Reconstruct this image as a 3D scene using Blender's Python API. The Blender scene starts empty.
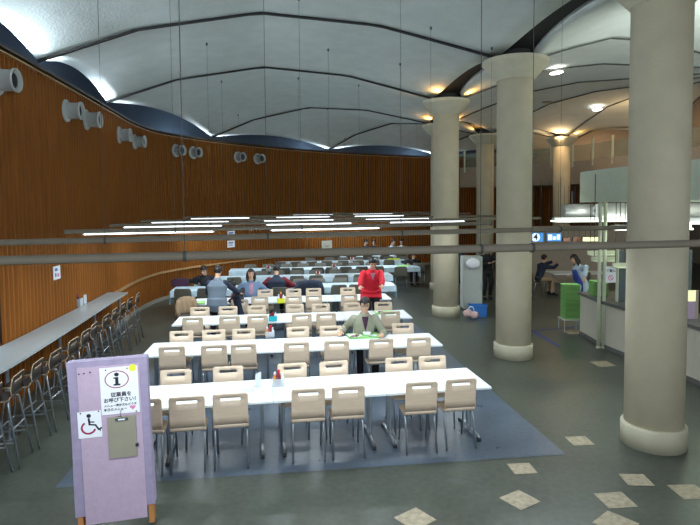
import bpy, bmesh, math, random
from mathutils import Vector, Matrix
from mathutils.bvhtree import BVHTree
random.seed(7)
SC = bpy.context.scene
COL = SC.collection
PI = math.pi
R = math.radians

# ------------------------------------------------------------------ camera
EYE = 3.0; FPX = 560.0; PITCH = R(3.0); ROLL = R(0.46)
_fw = Vector((0, math.cos(PITCH), -math.sin(PITCH)))
_up0 = Vector((0, math.sin(PITCH), math.cos(PITCH))); _rt0 = Vector((1, 0, 0))
_rt = _rt0 * math.cos(ROLL) - _up0 * math.sin(ROLL)
_up = _up0 * math.cos(ROLL) + _rt0 * math.sin(ROLL)
cam = bpy.data.cameras.new('camera'); camo = bpy.data.objects.new('camera', cam); COL.objects.link(camo)
M4 = Matrix((_rt, _up, -_fw)).transposed().to_4x4(); M4.translation = (0, 0, EYE)
camo.matrix_world = M4
cam.sensor_width = 36; cam.lens = 36 * FPX / 700; cam.shift_y = -28.15 / 700; cam.clip_end = 200
SC.camera = camo

def at(x, y, h):
    """point of the real place at height h seen at photo pixel x, y"""
    d = _fw + _rt * ((x - 350) / FPX) - _up * ((y - 234.35) / FPX)
    t = (h - EYE) / d.z
    return Vector((d.x * t, d.y * t, h))

def deep(x, y, Y):
    """point at distance Y seen at pixel x, y"""
    d = _fw + _rt * ((x - 350) / FPX) - _up * ((y - 234.35) / FPX)
    t = Y / d.y
    return Vector((d.x * t, Y, EYE + d.z * t))

# ------------------------------------------------------------------ world, lights, exposure
SC.view_settings.view_transform = 'Standard'; SC.view_settings.look = 'None'
SC.view_settings.gamma = 1.0; SC.view_settings.use_curve_mapping = False
SC.view_settings.exposure = -0.48
w = bpy.data.worlds.new('world'); SC.world = w; w.use_nodes = True
w.node_tree.nodes['Background'].inputs[0].default_value = (0.62, 0.80, 1.0, 1)
w.node_tree.nodes['Background'].inputs[1].default_value = 0.40
TUBE = 5.0          # fluorescent tube emission
COVE = 300.0          # cove floodlights at the wall top
WARM = 22.0
TUBE_W = 62.0          # warm floodlights on the capitals

def area(name, loc, target, sx, sy, power, color):
    l = bpy.data.lights.new(name, 'AREA'); l.shape = 'RECTANGLE'; l.size = sx; l.size_y = sy
    l.energy = power; l.color = color
    o = bpy.data.objects.new(name, l); COL.objects.link(o); o.location = loc
    o.rotation_euler = (Vector(target) - Vector(loc)).to_track_quat('-Z', 'Y').to_euler()
    return o
area('daylight_fill', (-1.5, -4.5, 3.6), (-1, 9, 5.2), 9, 3.2, 760, (0.80, 0.90, 1.0))  # added cool fill from behind the camera, no window is built there
area('rear_ceiling_fill', (10.5, -4.6, 3.4), (8.5, 13, 6.9), 6, 2.6, 560, (0.86, 0.94, 0.98))  # unseen lamp added to brighten the ceiling on the right
area('canopy_ceiling_fill', (7.4, 9.5, 3.85), (8.5, 13, 7.0), 2.0, 4.0, 480, (0.92, 0.96, 0.92))  # lamp without a fixture, added to lift the ceiling over the kitchen

# ------------------------------------------------------------------ materials
def mat(name, c, rough=0.6, metal=0.0, vary=0.0, scale=8.0, bump=0.0, bscale=60.0, emit=0.0, trans=0.0, spec=0.5, stretch=None):
    m = bpy.data.materials.new(name); m.use_nodes = True
    nt = m.node_tree; b = nt.nodes['Principled BSDF']
    b.inputs['Base Color'].default_value = (*c, 1); b.inputs['Roughness'].default_value = rough
    b.inputs['Metallic'].default_value = metal; b.inputs['Specular IOR Level'].default_value = spec
    if trans: b.inputs['Transmission Weight'].default_value = trans
    if emit:
        b.inputs['Emission Color'].default_value = (*c, 1); b.inputs['Emission Strength'].default_value = emit
    tc = None
    if vary or bump:
        tc = nt.nodes.new('ShaderNodeTexCoord'); mp = nt.nodes.new('ShaderNodeMapping')
        nt.links.new(tc.outputs['Object'], mp.inputs[0])
        if stretch: mp.inputs['Scale'].default_value = stretch
    if vary:
        n = nt.nodes.new('ShaderNodeTexNoise'); n.inputs['Scale'].default_value = scale; n.inputs['Detail'].default_value = 5
        nt.links.new(mp.outputs[0], n.inputs[0])
        r = nt.nodes.new('ShaderNodeValToRGB')
        r.color_ramp.elements[0].position = 0.3; r.color_ramp.elements[1].position = 0.7
        r.color_ramp.elements[0].color = (*[max(0, v * (1 - vary)) for v in c], 1)
        r.color_ramp.elements[1].color = (*[min(1, v * (1 + vary)) for v in c], 1)
        nt.links.new(n.outputs[0], r.inputs[0]); nt.links.new(r.outputs[0], b.inputs['Base Color'])
    if bump:
        n2 = nt.nodes.new('ShaderNodeTexNoise'); n2.inputs['Scale'].default_value = bscale; n2.inputs['Detail'].default_value = 3
        nt.links.new(mp.outputs[0], n2.inputs[0])
        bp = nt.nodes.new('ShaderNodeBump'); bp.inputs['Strength'].default_value = bump; bp.inputs['Distance'].default_value = 0.01
        nt.links.new(n2.outputs[0], bp.inputs['Height']); nt.links.new(bp.outputs[0], b.inputs['Normal'])
    return m

MT = dict(
    wood_slat=mat('wood_slat', (0.27, 0.092, 0.014), 0.6, vary=0.14, scale=3, stretch=(3, 3, 0.35), spec=0.15),
    wood_back=mat('wood_back', (0.035, 0.013, 0.004), 0.7),
    rail_wood=mat('rail_wood', (0.42, 0.24, 0.10), 0.5, vary=0.15, scale=4),
    trim_dark=mat('trim_dark', (0.018, 0.014, 0.012), 0.6),
    trim_brown=mat('trim_brown', (0.07, 0.045, 0.028), 0.5),
    base_grey=mat('base_grey', (0.30, 0.27, 0.22), 0.6),
    plaster=mat('plaster', (0.60, 0.65, 0.62), 0.9, vary=0.06, scale=2.5, bump=0.6, bscale=26),
    rib=mat('rib', (0.012, 0.012, 0.012), 0.7),
    rib_grey=mat('rib_grey', (0.07, 0.075, 0.07), 0.7),
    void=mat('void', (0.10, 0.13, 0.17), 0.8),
    column=mat('column', (0.56, 0.505, 0.36), 0.75, vary=0.06, scale=3, bump=0.35, bscale=90),
    column_base=mat('column_base', (0.48, 0.45, 0.33), 0.5, vary=0.06, scale=6),
    laminate=mat('laminate', (0.84, 0.90, 0.93), 0.28, vary=0.02, scale=3),
    edge=mat('edge', (0.62, 0.66, 0.68), 0.5),
    cover=mat('cover', (0.64, 0.82, 0.92), 0.35, vary=0.08, scale=5, bump=0.3, bscale=9),
    chrome=mat('chrome', (0.42, 0.46, 0.50), 0.32, 0.9),
    dark_steel=mat('dark_steel', (0.13, 0.15, 0.17), 0.4, 0.7),
    rubber=mat('rubber', (0.02, 0.02, 0.022), 0.7),
    ply=mat('ply', (0.68, 0.54, 0.40), 0.42, vary=0.07, scale=5, stretch=(1, 1, 9)),
    shell=mat('shell', (0.14, 0.132, 0.105), 0.4, vary=0.05, scale=6),
    stool_ply=mat('stool_ply', (0.026, 0.017, 0.012), 0.5, vary=0.15, scale=6),
    ply_edge=mat('ply_edge', (0.50, 0.36, 0.22), 0.5),
    counter=mat('counter', (0.40, 0.44, 0.45), 0.3, vary=0.05, scale=12),
    pipe=mat('pipe', (0.22, 0.19, 0.14), 0.65, vary=0.06, scale=6),
    tube=mat('tube', (0.86, 0.95, 1.0), 0.4, emit=TUBE),
    wire=mat('wire', (0.07, 0.068, 0.06), 0.6),
    duct=mat('duct', (0.50, 0.52, 0.50), 0.45, vary=0.03),
    duct_in=mat('duct_in', (0.10, 0.11, 0.12), 0.6),
    paper=mat('paper', (0.86, 0.88, 0.92), 0.6),
    ink=mat('ink', (0.015, 0.015, 0.03), 0.6),
    red_ink=mat('red_ink', (0.32, 0.02, 0.09), 0.5),
    pink_ink=mat('pink_ink', (0.75, 0.22, 0.42), 0.5),
    blue_ink=mat('blue_ink', (0.06, 0.15, 0.50), 0.5),
    yellow=mat('yellow', (0.80, 0.95, 0.05), 0.6),
    pink_cloth=mat('pink_cloth', (0.50, 0.385, 0.50), 0.85, vary=0.05, scale=14, bump=0.2, bscale=40),
    lilac_cloth=mat('lilac_cloth', (0.34, 0.29, 0.42), 0.85, vary=0.10, scale=10, bump=0.3, bscale=25),
    clip=mat('clip', (0.30, 0.28, 0.21), 0.6, vary=0.05),
    wood_leg=mat('wood_leg', (0.50, 0.21, 0.07), 0.5, vary=0.1),
    skin=mat('skin', (0.58, 0.34, 0.23), 0.55),
    lips=mat('lips', (0.40, 0.12, 0.10), 0.5),
    hair=mat('hair', (0.010, 0.008, 0.008), 0.45, bump=0.5, bscale=80),
    eye=mat('eye', (0.01, 0.01, 0.01), 0.2),
    black=mat('black', (0.012, 0.012, 0.016), 0.8, bump=0.3, bscale=30),
    navy=mat('navy', (0.018, 0.026, 0.05), 0.85, bump=0.4, bscale=22),
    maroon=mat('maroon', (0.16, 0.010, 0.02), 0.85, bump=0.3, bscale=30),
    red=mat('red', (0.62, 0.012, 0.03), 0.85, bump=0.5, bscale=26),
    redorange=mat('redorange', (0.62, 0.06, 0.03), 0.8),
    sage=mat('sage', (0.29, 0.29, 0.215), 0.9, bump=0.5, bscale=60),
    plum=mat('plum', (0.05, 0.015, 0.04), 0.9),
    denim=mat('denim', (0.16, 0.24, 0.37), 0.9, bump=0.4, bscale=30),
    pinkshirt=mat('pinkshirt', (0.42, 0.22, 0.30), 0.9, vary=0.2, scale=30),
    greyvest=mat('greyvest', (0.15, 0.19, 0.24), 0.9, bump=0.5, bscale=30),
    lightblue=mat('lightblue', (0.42, 0.52, 0.62), 0.9, bump=0.3, bscale=20),
    blueapron=mat('blueapron', (0.03, 0.06, 0.28), 0.9),
    white_cloth=mat('white_cloth', (0.75, 0.78, 0.80), 0.9, bump=0.3, bscale=14),
    tan=mat('tan', (0.36, 0.25, 0.15), 0.85, bump=0.4, bscale=16),
    green=mat('green', (0.32, 0.64, 0.22), 0.45),
    lime=mat('lime', (0.42, 0.80, 0.25), 0.45),
    bottleteal=mat('bottleteal', (0.02, 0.50, 0.58), 0.3),
    bottleyellow=mat('bottleyellow', (0.75, 0.80, 0.03), 0.3),
    orange=mat('orange', (0.80, 0.28, 0.05), 0.4),
    darkred=mat('darkred', (0.22, 0.01, 0.03), 0.4),
    food=mat('food', (0.22, 0.11, 0.05), 0.7, vary=0.4, scale=60),
    kitchen=mat('kitchen', (0.56, 0.63, 0.50), 0.5, vary=0.04),
    countfront=mat('countfront', (0.46, 0.44, 0.36), 0.6, vary=0.04),
    counttop=mat('counttop', (0.10, 0.105, 0.10), 0.35),
    slate=mat('slate', (0.085, 0.11, 0.12), 0.7),
    steel=mat('steel', (0.66, 0.67, 0.64), 0.42, 0.6),
    post=mat('post', (0.62, 0.66, 0.50), 0.5),
    beige=mat('beige', (0.42, 0.35, 0.27), 0.85, vary=0.05),
    cabinet=mat('cabinet', (0.46, 0.50, 0.47), 0.5),
    crate=mat('crate', (0.02, 0.15, 0.50), 0.5),
    bag=mat('bag', (0.55, 0.38, 0.36), 0.8, vary=0.4, scale=30),
    panelglow=mat('panelglow', (0.93, 1.0, 0.93), 0.5, emit=5.0),
    signblue=mat('signblue', (0.05, 0.25, 0.62), 0.5, emit=0.9),
    signwhite=mat('signwhite', (0.75, 0.9, 1.0), 0.5, emit=1.1),
    signamber=mat('signamber', (0.30, 0.13, 0.08), 0.5, emit=0.35),
    signyellow=mat('signyellow', (0.95, 0.95, 0.5), 0.5, emit=1.0),
    downlight=mat('downlight', (1.0, 0.97, 0.88), 0.5, emit=9.0),
    downoff=mat('downoff', (0.26, 0.27, 0.24), 0.6),
    window=mat('window', (0.75, 0.85, 0.95), 0.5, emit=0.75),
)
# clear acrylic
def clear(name, c, alpha, rough=0.1):
    m = bpy.data.materials.new(name); m.use_nodes = True; nt = m.node_tree
    b = nt.nodes['Principled BSDF']; b.inputs['Base Color'].default_value = (*c, 1)
    b.inputs['Roughness'].default_value = rough; b.inputs['Alpha'].default_value = alpha
    return m
MT['acrylic'] = clear('acrylic', (0.80, 0.90, 0.95), 0.35)
MT['glass'] = clear('glass', (0.34, 0.42, 0.34), 0.32)

# floor: dark polished concrete with worn mottling
def floor_mat(name, c1, c2, rough, rscale):
    m = bpy.data.materials.new(name); m.use_nodes = True; nt = m.node_tree; b = nt.nodes['Principled BSDF']
    tc = nt.nodes.new('ShaderNodeTexCoord')
    n1 = nt.nodes.new('ShaderNodeTexNoise'); n1.inputs['Scale'].default_value = 0.9; n1.inputs['Detail'].default_value = 8; n1.inputs['Roughness'].default_value = 0.65
    n2 = nt.nodes.new('ShaderNodeTexNoise'); n2.inputs['Scale'].default_value = 14; n2.inputs['Detail'].default_value = 6
    mx = nt.nodes.new('ShaderNodeMix'); mx.data_type = 'FLOAT'; mx.inputs[0].default_value = 0.4
    for n in (n1, n2): nt.links.new(tc.outputs['Object'], n.inputs[0])
    nt.links.new(n1.outputs[0], mx.inputs[2]); nt.links.new(n2.outputs[0], mx.inputs[3])
    r = nt.nodes.new('ShaderNodeValToRGB'); r.color_ramp.elements[0].position = 0.36; r.color_ramp.elements[1].position = 0.66
    r.color_ramp.elements[0].color = (*c1, 1); r.color_ramp.elements[1].color = (*c2, 1)
    nt.links.new(mx.outputs[0], r.inputs[0]); nt.links.new(r.outputs[0], b.inputs['Base Color'])
    mr = nt.nodes.new('ShaderNodeMapRange'); mr.inputs[3].default_value = rough - rscale; mr.inputs[4].default_value = rough + rscale
    nt.links.new(n1.outputs[0], mr.inputs[0]); nt.links.new(mr.outputs[0], b.inputs['Roughness'])
    return m
MT['floor'] = floor_mat('floor', (0.042, 0.050, 0.040), (0.086, 0.098, 0.078), 0.34, 0.12)
MT['mat_floor'] = floor_mat('mat_floor', (0.062, 0.088, 0.125), (0.100, 0.135, 0.180), 0.30, 0.08)
MT['stone'] = mat('stone', (0.34, 0.29, 0.20), 0.55, vary=0.25, scale=18)
MT['bluepaint'] = mat('bluepaint', (0.035, 0.06, 0.30), 0.5, vary=0.2, scale=10)

# ------------------------------------------------------------------ mesh helpers
def obj(name, bm, m, parent=None, smooth=False, bevel=0.0, mods=None):
    me = bpy.data.meshes.new(name); bmesh.ops.recalc_face_normals(bm, faces=bm.faces[:])
    bm.to_mesh(me); bm.free()
    for x in (m if isinstance(m, (list, tuple)) else [m]): me.materials.append(MT[x])
    if smooth:
        for p in me.polygons: p.use_smooth = True
    o = bpy.data.objects.new(name, me); COL.objects.link(o)
    if parent: o.parent = parent
    if bevel:
        b = o.modifiers.new('bevel', 'BEVEL'); b.width = bevel; b.segments = 2; b.limit_method = 'ANGLE'
    return o

def tag(o, label=None, cat=None, group=None, kind=None):
    if label: o['label'] = label
    if cat: o['category'] = cat
    if group: o['group'] = group
    if kind: o['kind'] = kind
    return o

def thing(name, label, cat, loc=(0, 0, 0), rz=0.0, group=None):
    o = bpy.data.objects.new(name, None); COL.objects.link(o); o.location = loc; o.rotation_euler = (0, 0, rz)
    o.empty_display_size = 0.1
    return tag(o, label, cat, group)

def struct(name, bm, m, smooth=False, label=None):
    o = obj(name, bm, m, smooth=smooth); o['kind'] = 'structure'
    if label: o['label'] = label
    return o

def dup(root, loc, rz, label=None, group=None):
    r = root.copy(); COL.objects.link(r); r.location = loc; r.rotation_euler = (0, 0, rz)
    if label: r['label'] = label
    if group: r['group'] = group
    for ch in list(root.children):
        c = ch.copy(); COL.objects.link(c); c.parent = r
        for g in list(ch.children):
            d = g.copy(); COL.objects.link(d); d.parent = c
    return r

class Placer:
    """first call uses the prototype, later calls copy it"""
    def __init__(s, proto): s.p = proto; s.used = False
    def put(s, loc, rz, label, group=None):
        if not s.used:
            s.used = True; s.p.location = loc; s.p.rotation_euler = (0, 0, rz); s.p['label'] = label
            if group: s.p['group'] = group
            return s.p
        return dup(s.p, loc, rz, label, group)

def NB(): return bmesh.new()

def box(bm, c, s, rot=None, mi=0):
    r = bmesh.ops.create_cube(bm, size=1.0)
    M = Matrix.Translation(c) @ (rot.to_4x4() if rot else Matrix.Identity(4)) @ Matrix.Diagonal((*s, 1))
    bmesh.ops.transform(bm, matrix=M, verts=r['verts'])
    if mi:
        for f in {f for v in r['verts'] for f in v.link_faces}: f.material_index = mi
    return bm

def bx(bm, x0, x1, y0, y1, z0, z1, mi=0):
    return box(bm, ((x0 + x1) / 2, (y0 + y1) / 2, (z0 + z1) / 2), (abs(x1 - x0), abs(y1 - y0), abs(z1 - z0)), mi=mi)

def ell(bm, c, r, rot=None, seg=20, ring=12):
    q = bmesh.ops.create_uvsphere(bm, u_segments=seg, v_segments=ring, radius=1.0)
    M = Matrix.Translation(c) @ (rot.to_4x4() if rot else Matrix.Identity(4)) @ Matrix.Diagonal((*r, 1))
    bmesh.ops.transform(bm, matrix=M, verts=q['verts']); return bm

def tube(bm, pts, rad, seg=10, caps=True, squash=None, up=None):
    """swept tube through pts; rad a number or a list; squash = (a, b) factors of the section"""
    pts = [Vector(p) for p in pts]; n = len(pts)
    rad = [rad] * n if not isinstance(rad, (list, tuple)) else rad
    rings = []; prev = None
    for i, p in enumerate(pts):
        if i == 0: t = pts[1] - pts[0]
        elif i == n - 1: t = pts[-1] - pts[-2]
        else: t = (pts[i] - pts[i - 1]).normalized() + (pts[i + 1] - pts[i]).normalized()
        t.normalize()
        if prev is None:
            a = up if up is not None else (Vector((0, 0, 1)) if abs(t.z) < 0.9 else Vector((1, 0, 0)))
            a = Vector(a)
        else: a = prev
        u = (a - t * a.dot(t)); u.normalize(); v = t.cross(u); prev = u
        sa, sb = squash if squash else (1, 1)
        rings.append([bm.verts.new(p + (u * math.cos(k * 2 * PI / seg) * sa + v * math.sin(k * 2 * PI / seg) * sb) * rad[i]) for k in range(seg)])
    for i in range(n - 1):
        for k in range(seg):
            bm.faces.new((rings[i][k], rings[i][(k + 1) % seg], rings[i + 1][(k + 1) % seg], rings[i + 1][k]))
    if caps:
        bm.faces.new(list(reversed(rings[0]))); bm.faces.new(rings[-1])
    return bm

def bend(pts, r=0.04, n=4):
    """round the corners of a polyline"""
    pts = [Vector(p) for p in pts]; out = [pts[0]]
    for i in range(1, len(pts) - 1):
        a, b, c = pts[i - 1], pts[i], pts[i + 1]
        d1 = min(r, (a - b).length * .45); d2 = min(r, (c - b).length * .45)
        p1 = b + (a - b).normalized() * d1; p2 = b + (c - b).normalized() * d2
        for k in range(n + 1):
            t = k / n; out.append(p1 * (1 - t) ** 2 + b * 2 * t * (1 - t) + p2 * t * t)
    out.append(pts[-1]); return out

def lathe(bm, prof, seg=32, c=(0, 0, 0), caps=True):
    rings = [[bm.verts.new((c[0] + r * math.cos(k * 2 * PI / seg), c[1] + r * math.sin(k * 2 * PI / seg), c[2] + z)) for k in range(seg)] for r, z in prof]
    for i in range(len(rings) - 1):
        for k in range(seg): bm.faces.new((rings[i][k], rings[i][(k + 1) % seg], rings[i + 1][(k + 1) % seg], rings[i + 1][k]))
    if caps: bm.faces.new(list(reversed(rings[0]))); bm.faces.new(rings[-1])
    return bm

def poly(bm, pts, mi=0):
    f = bm.faces.new([bm.verts.new(p) for p in pts]); f.material_index = mi; return f

def prism(bm, pts2, z0, z1, mi=0):
    lo = [bm.verts.new((x, y, z0)) for x, y in pts2]; hi = [bm.verts.new((x, y, z1)) for x, y in pts2]
    n = len(pts2); fs = [bm.faces.new(list(reversed(lo))), bm.faces.new(hi)]
    for i in range(n): fs.append(bm.faces.new((lo[i], lo[(i + 1) % n], hi[(i + 1) % n], hi[i])))
    for f in fs: f.material_index = mi
    return bm

def spline(P, step=0.3):
    """Catmull-Rom through plan points"""
    P = [Vector(p) for p in P]; Q = [P[0] * 2 - P[1]] + P + [P[-1] * 2 - P[-2]]; out = []
    for i in range(1, len(Q) - 2):
        a, b, c, d = Q[i - 1:i + 3]; n = max(2, int((c - b).length / step))
        for k in range(n):
            t = k / n
            out.append(0.5 * ((2 * b) + (c - a) * t + (2 * a - 5 * b + 4 * c - d) * t * t + (3 * b - a - 3 * c + d) * t ** 3))
    out.append(P[-1]); return out

def resample(P, step):
    out = [P[0]]; acc = 0; last = P[0]
    for q in P[1:]:
        seg = (q - last).length
        while acc + seg >= step:
            t = (step - acc) / seg; last = last.lerp(q, t); out.append(last); seg = (q - last).length; acc = 0
        acc += seg; last = q
    return out

def offset(P, d):
    out = []
    for i, p in enumerate(P):
        t = (P[min(i + 1, len(P) - 1)] - P[max(i - 1, 0)]).normalized()
        out.append(p + Vector((t.y, -t.x)) * d)      # positive: to the room side (right of travel)
    return out

def band(bm, P, d0, d1, z0, z1, mi=0):
    A = offset(P, d0); B = offset(P, d1); n = len(P)
    V = [[bm.verts.new((p.x, p.y, z)) for p, z in ((A[i], z0), (B[i], z0), (B[i], z1), (A[i], z1))] for i in range(n)]
    for i in range(n - 1):
        for k in range(4):
            f = bm.faces.new((V[i][k], V[i][(k + 1) % 4], V[i + 1][(k + 1) % 4], V[i + 1][k])); f.material_index = mi
    bm.faces.new(V[0]); bm.faces.new(list(reversed(V[-1])))
    return bm

# ------------------------------------------------------------------ room shell
TH = R(7.0)
O0 = at(492, 387, 0.72)
U = Vector((math.cos(TH), math.sin(TH), 0)); V_ = Vector((-math.sin(TH), math.cos(TH), 0))
def F(a, b, z=0.0):
    return Vector((O0.x, O0.y, 0)) + U * a + V_ * b + Vector((0, 0, z))

WALLP = [(-4.3, -4), (-4.6, 0), (-4.9, 4.5), (-5.10, 8.0), (-5.30, 9.8), (-5.58, 12.0), (-5.84, 13.9), (-6.12, 16.2), (-5.95, 18.2), (-4.75, 20.7), (-3.0, 23.0), (-0.9, 25.0), (1.5, 26.7), (4.0, 28.0), (7.5, 29.2), (12, 30), (17, 30)]
WALL = spline([(x, y) for x, y in WALLP], 0.1)
WTOP = 5.4
# slatted wood wall (one continuous corrugated mesh)
bm = NB()
W1 = resample(WALL, 0.034)
prev = None
n_dir = offset(W1, 1.0)
win_lo, win_hi = 6.9, 8.08       # the opening at the left edge
def wall_strip(bm, z0, z1, cond):
    prev = None
    for i, p in enumerate(W1):
        if not cond(p): prev = None; continue
        ph = i % 4
        d = 0.0 if ph in (0, 1) else -0.05
        nn = (n_dir[i] - p)
        q = p + nn * d
        cur = (bm.verts.new((q.x, q.y, z0)), bm.verts.new((q.x, q.y, z1)), ph)
        if prev:
            f = bm.faces.new((prev[0], cur[0], cur[1], prev[1]))
            if prev[2] in (1, 2): f.material_index = 1
        prev = cur
wall_strip(bm, 2.1, 5.30, lambda p: True)
wall_strip(bm, 0, 2.1, lambda p: not (win_lo < p.y < win_hi and p.x < 0))
wall_strip(bm, 0, 1.03, lambda p: (win_lo - .03 < p.y < win_hi + .03 and p.x < 0))
struct('wall_left', bm, ['wood_slat', 'wood_back'])
WS = resample(WALL, 0.25)
bm = NB(); band(bm, WS, -0.10, -0.20, 2.1, 5.3); struct('wall_left_backing', bm, 'wood_back')
bm = NB(); band(bm, [p for p in WS if win_lo < p.y < win_hi + .1 and p.x < 0], -0.03, -0.05, 1.03, 2.12)
wn = struct('window_1', bm, 'window')
bm = NB(); band(bm, WS, -0.03, 0.04, 5.29, 5.315); struct('trim_1', bm, 'rail_wood')
bm = NB(); band(bm, WS, -0.10, -0.06, 5.315, 5.36); struct('trim_2', bm, 'trim_dark')
bm = NB(); band(bm, WS, -0.20, 0.05, 5.36, WTOP); struct('trim_3', bm, 'trim_brown')
rail = [p for p in WS if p.y > 13.3]
bm = NB(); band(bm, rail, 0.0, 0.06, 0.86, 0.92); struct('trim_4', bm, 'rail_wood')
bm = NB(); band(bm, rail, 0.0, 0.05, 0.0, 0.10); struct('baseboard_left', bm, 'base_grey')
# void behind the scalloped ceiling edge
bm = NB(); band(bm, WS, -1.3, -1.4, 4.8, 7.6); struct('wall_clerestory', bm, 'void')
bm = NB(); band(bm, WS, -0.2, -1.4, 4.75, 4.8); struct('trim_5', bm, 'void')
# far, right and rear shell
bm = NB(); bx(bm, 17, 17.2, -5, 30, 0, 7.6); struct('wall_right', bm, 'beige')
bm = NB(); bx(bm, -6, 17.2, -5.2, -5, 0, 7.6); struct('wall_rear', bm, 'beige')

# floor with blue sheet, stone tiles and painted lines
bm = NB()
bx(bm, -9, 18, -5.2, 32, -0.12, 0.0)
def quad_on_floor(cx, cy, sx, sy, rot, z, mi):
    c, s = math.cos(rot), math.sin(rot)
    poly(bm, [(cx + c * x - s * y, cy + s * x + c * y, z) for x, y in ((-sx, -sy), (sx, -sy), (sx, sy), (-sx, sy))], mi)
ms = [F(-5.02, -.42), F(.76, -.42), F(.70, 8.2), F(-4.9, 8.2)]
poly(bm, [(p.x, p.y, 0.003) for p in ms], 1)
for x, y, r_, s in [(1.93, 6.2, .12, .125), (1.70, 5.53, .62, .14), (2.88, 6.93, .12, .13), (3.08, 5.92, .0, .13), (2.66, 5.51, .15, .145), (3.50, 5.66, .1, .145), (2.47, 5.10, .75, .15), (0.6, 5.2, .7, .14), (4.7, 10.3, .2, .17), (5.2, 12.9, .1, .2)]:
    quad_on_floor(x, y, s * 1.05, s, r_ - .05, 0.003, 2)
for a, b in (((532, 331), (575, 327)), ((532, 331), (560, 347))):
    p, q = at(*a, 0), at(*b, 0); d = (q - p).normalized(); nrm = Vector((-d.y, d.x, 0)) * 0.035
    poly(bm, [(v.x, v.y, 0.004 + (0.001 if a[0] != b[0] - 43 else 0)) for v in (p - nrm, q - nrm, q + nrm, p + nrm)], 3)
struct('floor', bm, ['floor', 'mat_floor', 'stone', 'bluepaint'])

# ------------------------------------------------------------------ columns and vaulted ceiling
COLS = [(5.0, 2.6), (3.77, 6.86), (3.2, 10.91), (2.58, 15.03), (3.15, 19.5), (5.4, 22.4), (8.9, 23.6), (12.9, 22.6)]
CW = [Vector((-4.75, 3.2)), Vector((-5.03, 6.6)), at(38, 65, 5.4).to_2d(), at(107, 105, 5.4).to_2d(), at(212, 139, 5.4).to_2d(), at(329, 151, 5.4).to_2d(), Vector((4.3, 28.1)), Vector((10.5, 29.7)), ]
CEN = Vector((10.5, 14.5))
CAPZ = 5.80
CR = 0.42
def arch(t):        # height of a rib from the wall (t=0) to a column (t=1)
    K = [(0, 5.47), (.2, 6.06), (.455, 6.44), (.72, 6.31), (.86, 6.06), (1, CAPZ)]
    for (a, x), (b, y) in zip(K, K[1:]):
        if t <= b: return x + (y - x) * (t - a) / (b - a)
    return CAPZ
def arch_in(t):     # inner ribs, column (t=0) to the middle (t=1)
    K = [(0, CAPZ), (.14, 6.15), (.3, 6.5), (.5, 6.62), (1, 6.4)]
    for (a, x), (b, y) in zip(K, K[1:]):
        if t <= b: return x + (y - x) * (t - a) / (b - a)
    return 6.4
NS, NTT = 24, 26
def patch(A0, B0, A1, B1, rib_h, rise0, rise1, bulge, pull=0.0):
    """shell between rib A0-B0 and rib A1-B1; rise0/1 = extra height of the edge mid-span"""
    bm = NB(); G = []
    for j in range(NTT + 1):
        t = j / NTT; row = []
        for i in range(NS + 1):
            s = i / NS; p = (A0.lerp(B0, t)).lerp(A1.lerp(B1, t), s)
            e = (1 - t) ** 3 * rise0 + t ** 4 * rise1 + 4 * t * (1 - t) * bulge * 0.5
            k = (4 * s * (1 - s)) ** 1.1
            if pull:
                dd = (B0 + B1 - A0 - A1).normalized(); k2 = (4 * s * (1 - s)) ** .45
                p = p + dd * (pull * k2 * (t ** 6 if pull > 0 else (1 - t) ** 6))
            row.append(bm.verts.new((p.x, p.y, rib_h(t) + e * k)))
        G.append(row)
    for j in range(NTT):
        for i in range(NS): bm.faces.new((G[j][i], G[j][i + 1], G[j + 1][i + 1], G[j + 1][i]))
    return bm
CEIL_V = []; CEIL_F = []
def keep(bm):
    o = len(CEIL_V); bm.verts.index_update()
    CEIL_V.extend([v.co.copy() for v in bm.verts]); CEIL_F.extend([[v.index + o for v in f.verts] for f in bm.faces])
def shell(bm):
    keep(bm)
    o = struct('ceiling', bm, 'plaster', smooth=True)
    m = o.modifiers.new('thick', 'SOLIDIFY'); m.thickness = 0.10; m.offset = 1
    o.modifiers['thick'].use_even_offset = False
    return o
CV = [Vector(c) for c in COLS]
for i in range(len(CV) - 1):
    a0, a1 = CW[i], CW[i + 1]
    b0 = CV[i] + (a0 - CV[i]).normalized() * CR; b1 = CV[i + 1] + (a1 - CV[i + 1]).normalized() * CR
    # extend slightly past the wall top
    shell(patch(a0, b0, a1, b1, arch, 0.30, 0.22, 0.03, .20))
    c0 = CV[i] + (CEN - CV[i]).normalized() * CR; c1 = CV[i + 1] + (CEN - CV[i + 1]).normalized() * CR
    e0 = CEN + (CV[i] - CEN).normalized() * .3; e1 = CEN + (CV[i + 1] - CEN).normalized() * .3
    shell(patch(c0, e0, c1, e1, arch_in, 0.20, 0.0, 0.05, -.20))
nrib = 6
def ribmesh(A, B, hf, wd, T0=0.0, drop=0.0):
    bm = NB(); d = (B - A).normalized(); nn = Vector((-d.y, d.x)) * wd / 2; prev = None
    for j in range(31):
        t = T0 + (1 - T0) * j / 30; p = A.lerp(B, t); h = hf(t)
        cur = [bm.verts.new((p.x + sgn * nn.x, p.y + sgn * nn.y, h + z)) for sgn, z in ((-1, -.028), (1, -.028), (1, .06), (-1, .06))]
        if prev:
            for k in range(4): bm.faces.new((prev[k], prev[(k + 1) % 4], cur[(k + 1) % 4], cur[k]))
        else: bm.faces.new(cur)
        prev = cur
    bm.faces.new(list(reversed(prev))); return bm
for i in range(1, len(CV)):
    bm = ribmesh(CW[i], CV[i] + (CW[i] - CV[i]).normalized() * CR, arch, 0.075); struct('trim_%d' % nrib, bm, 'rib'); nrib += 1
    bm = ribmesh(CV[i] + (CEN - CV[i]).normalized() * CR, CEN + (CV[i] - CEN).normalized() * .3, arch_in, 0.034); struct('trim_%d' % nrib, bm, 'rib_grey'); nrib += 1
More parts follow.
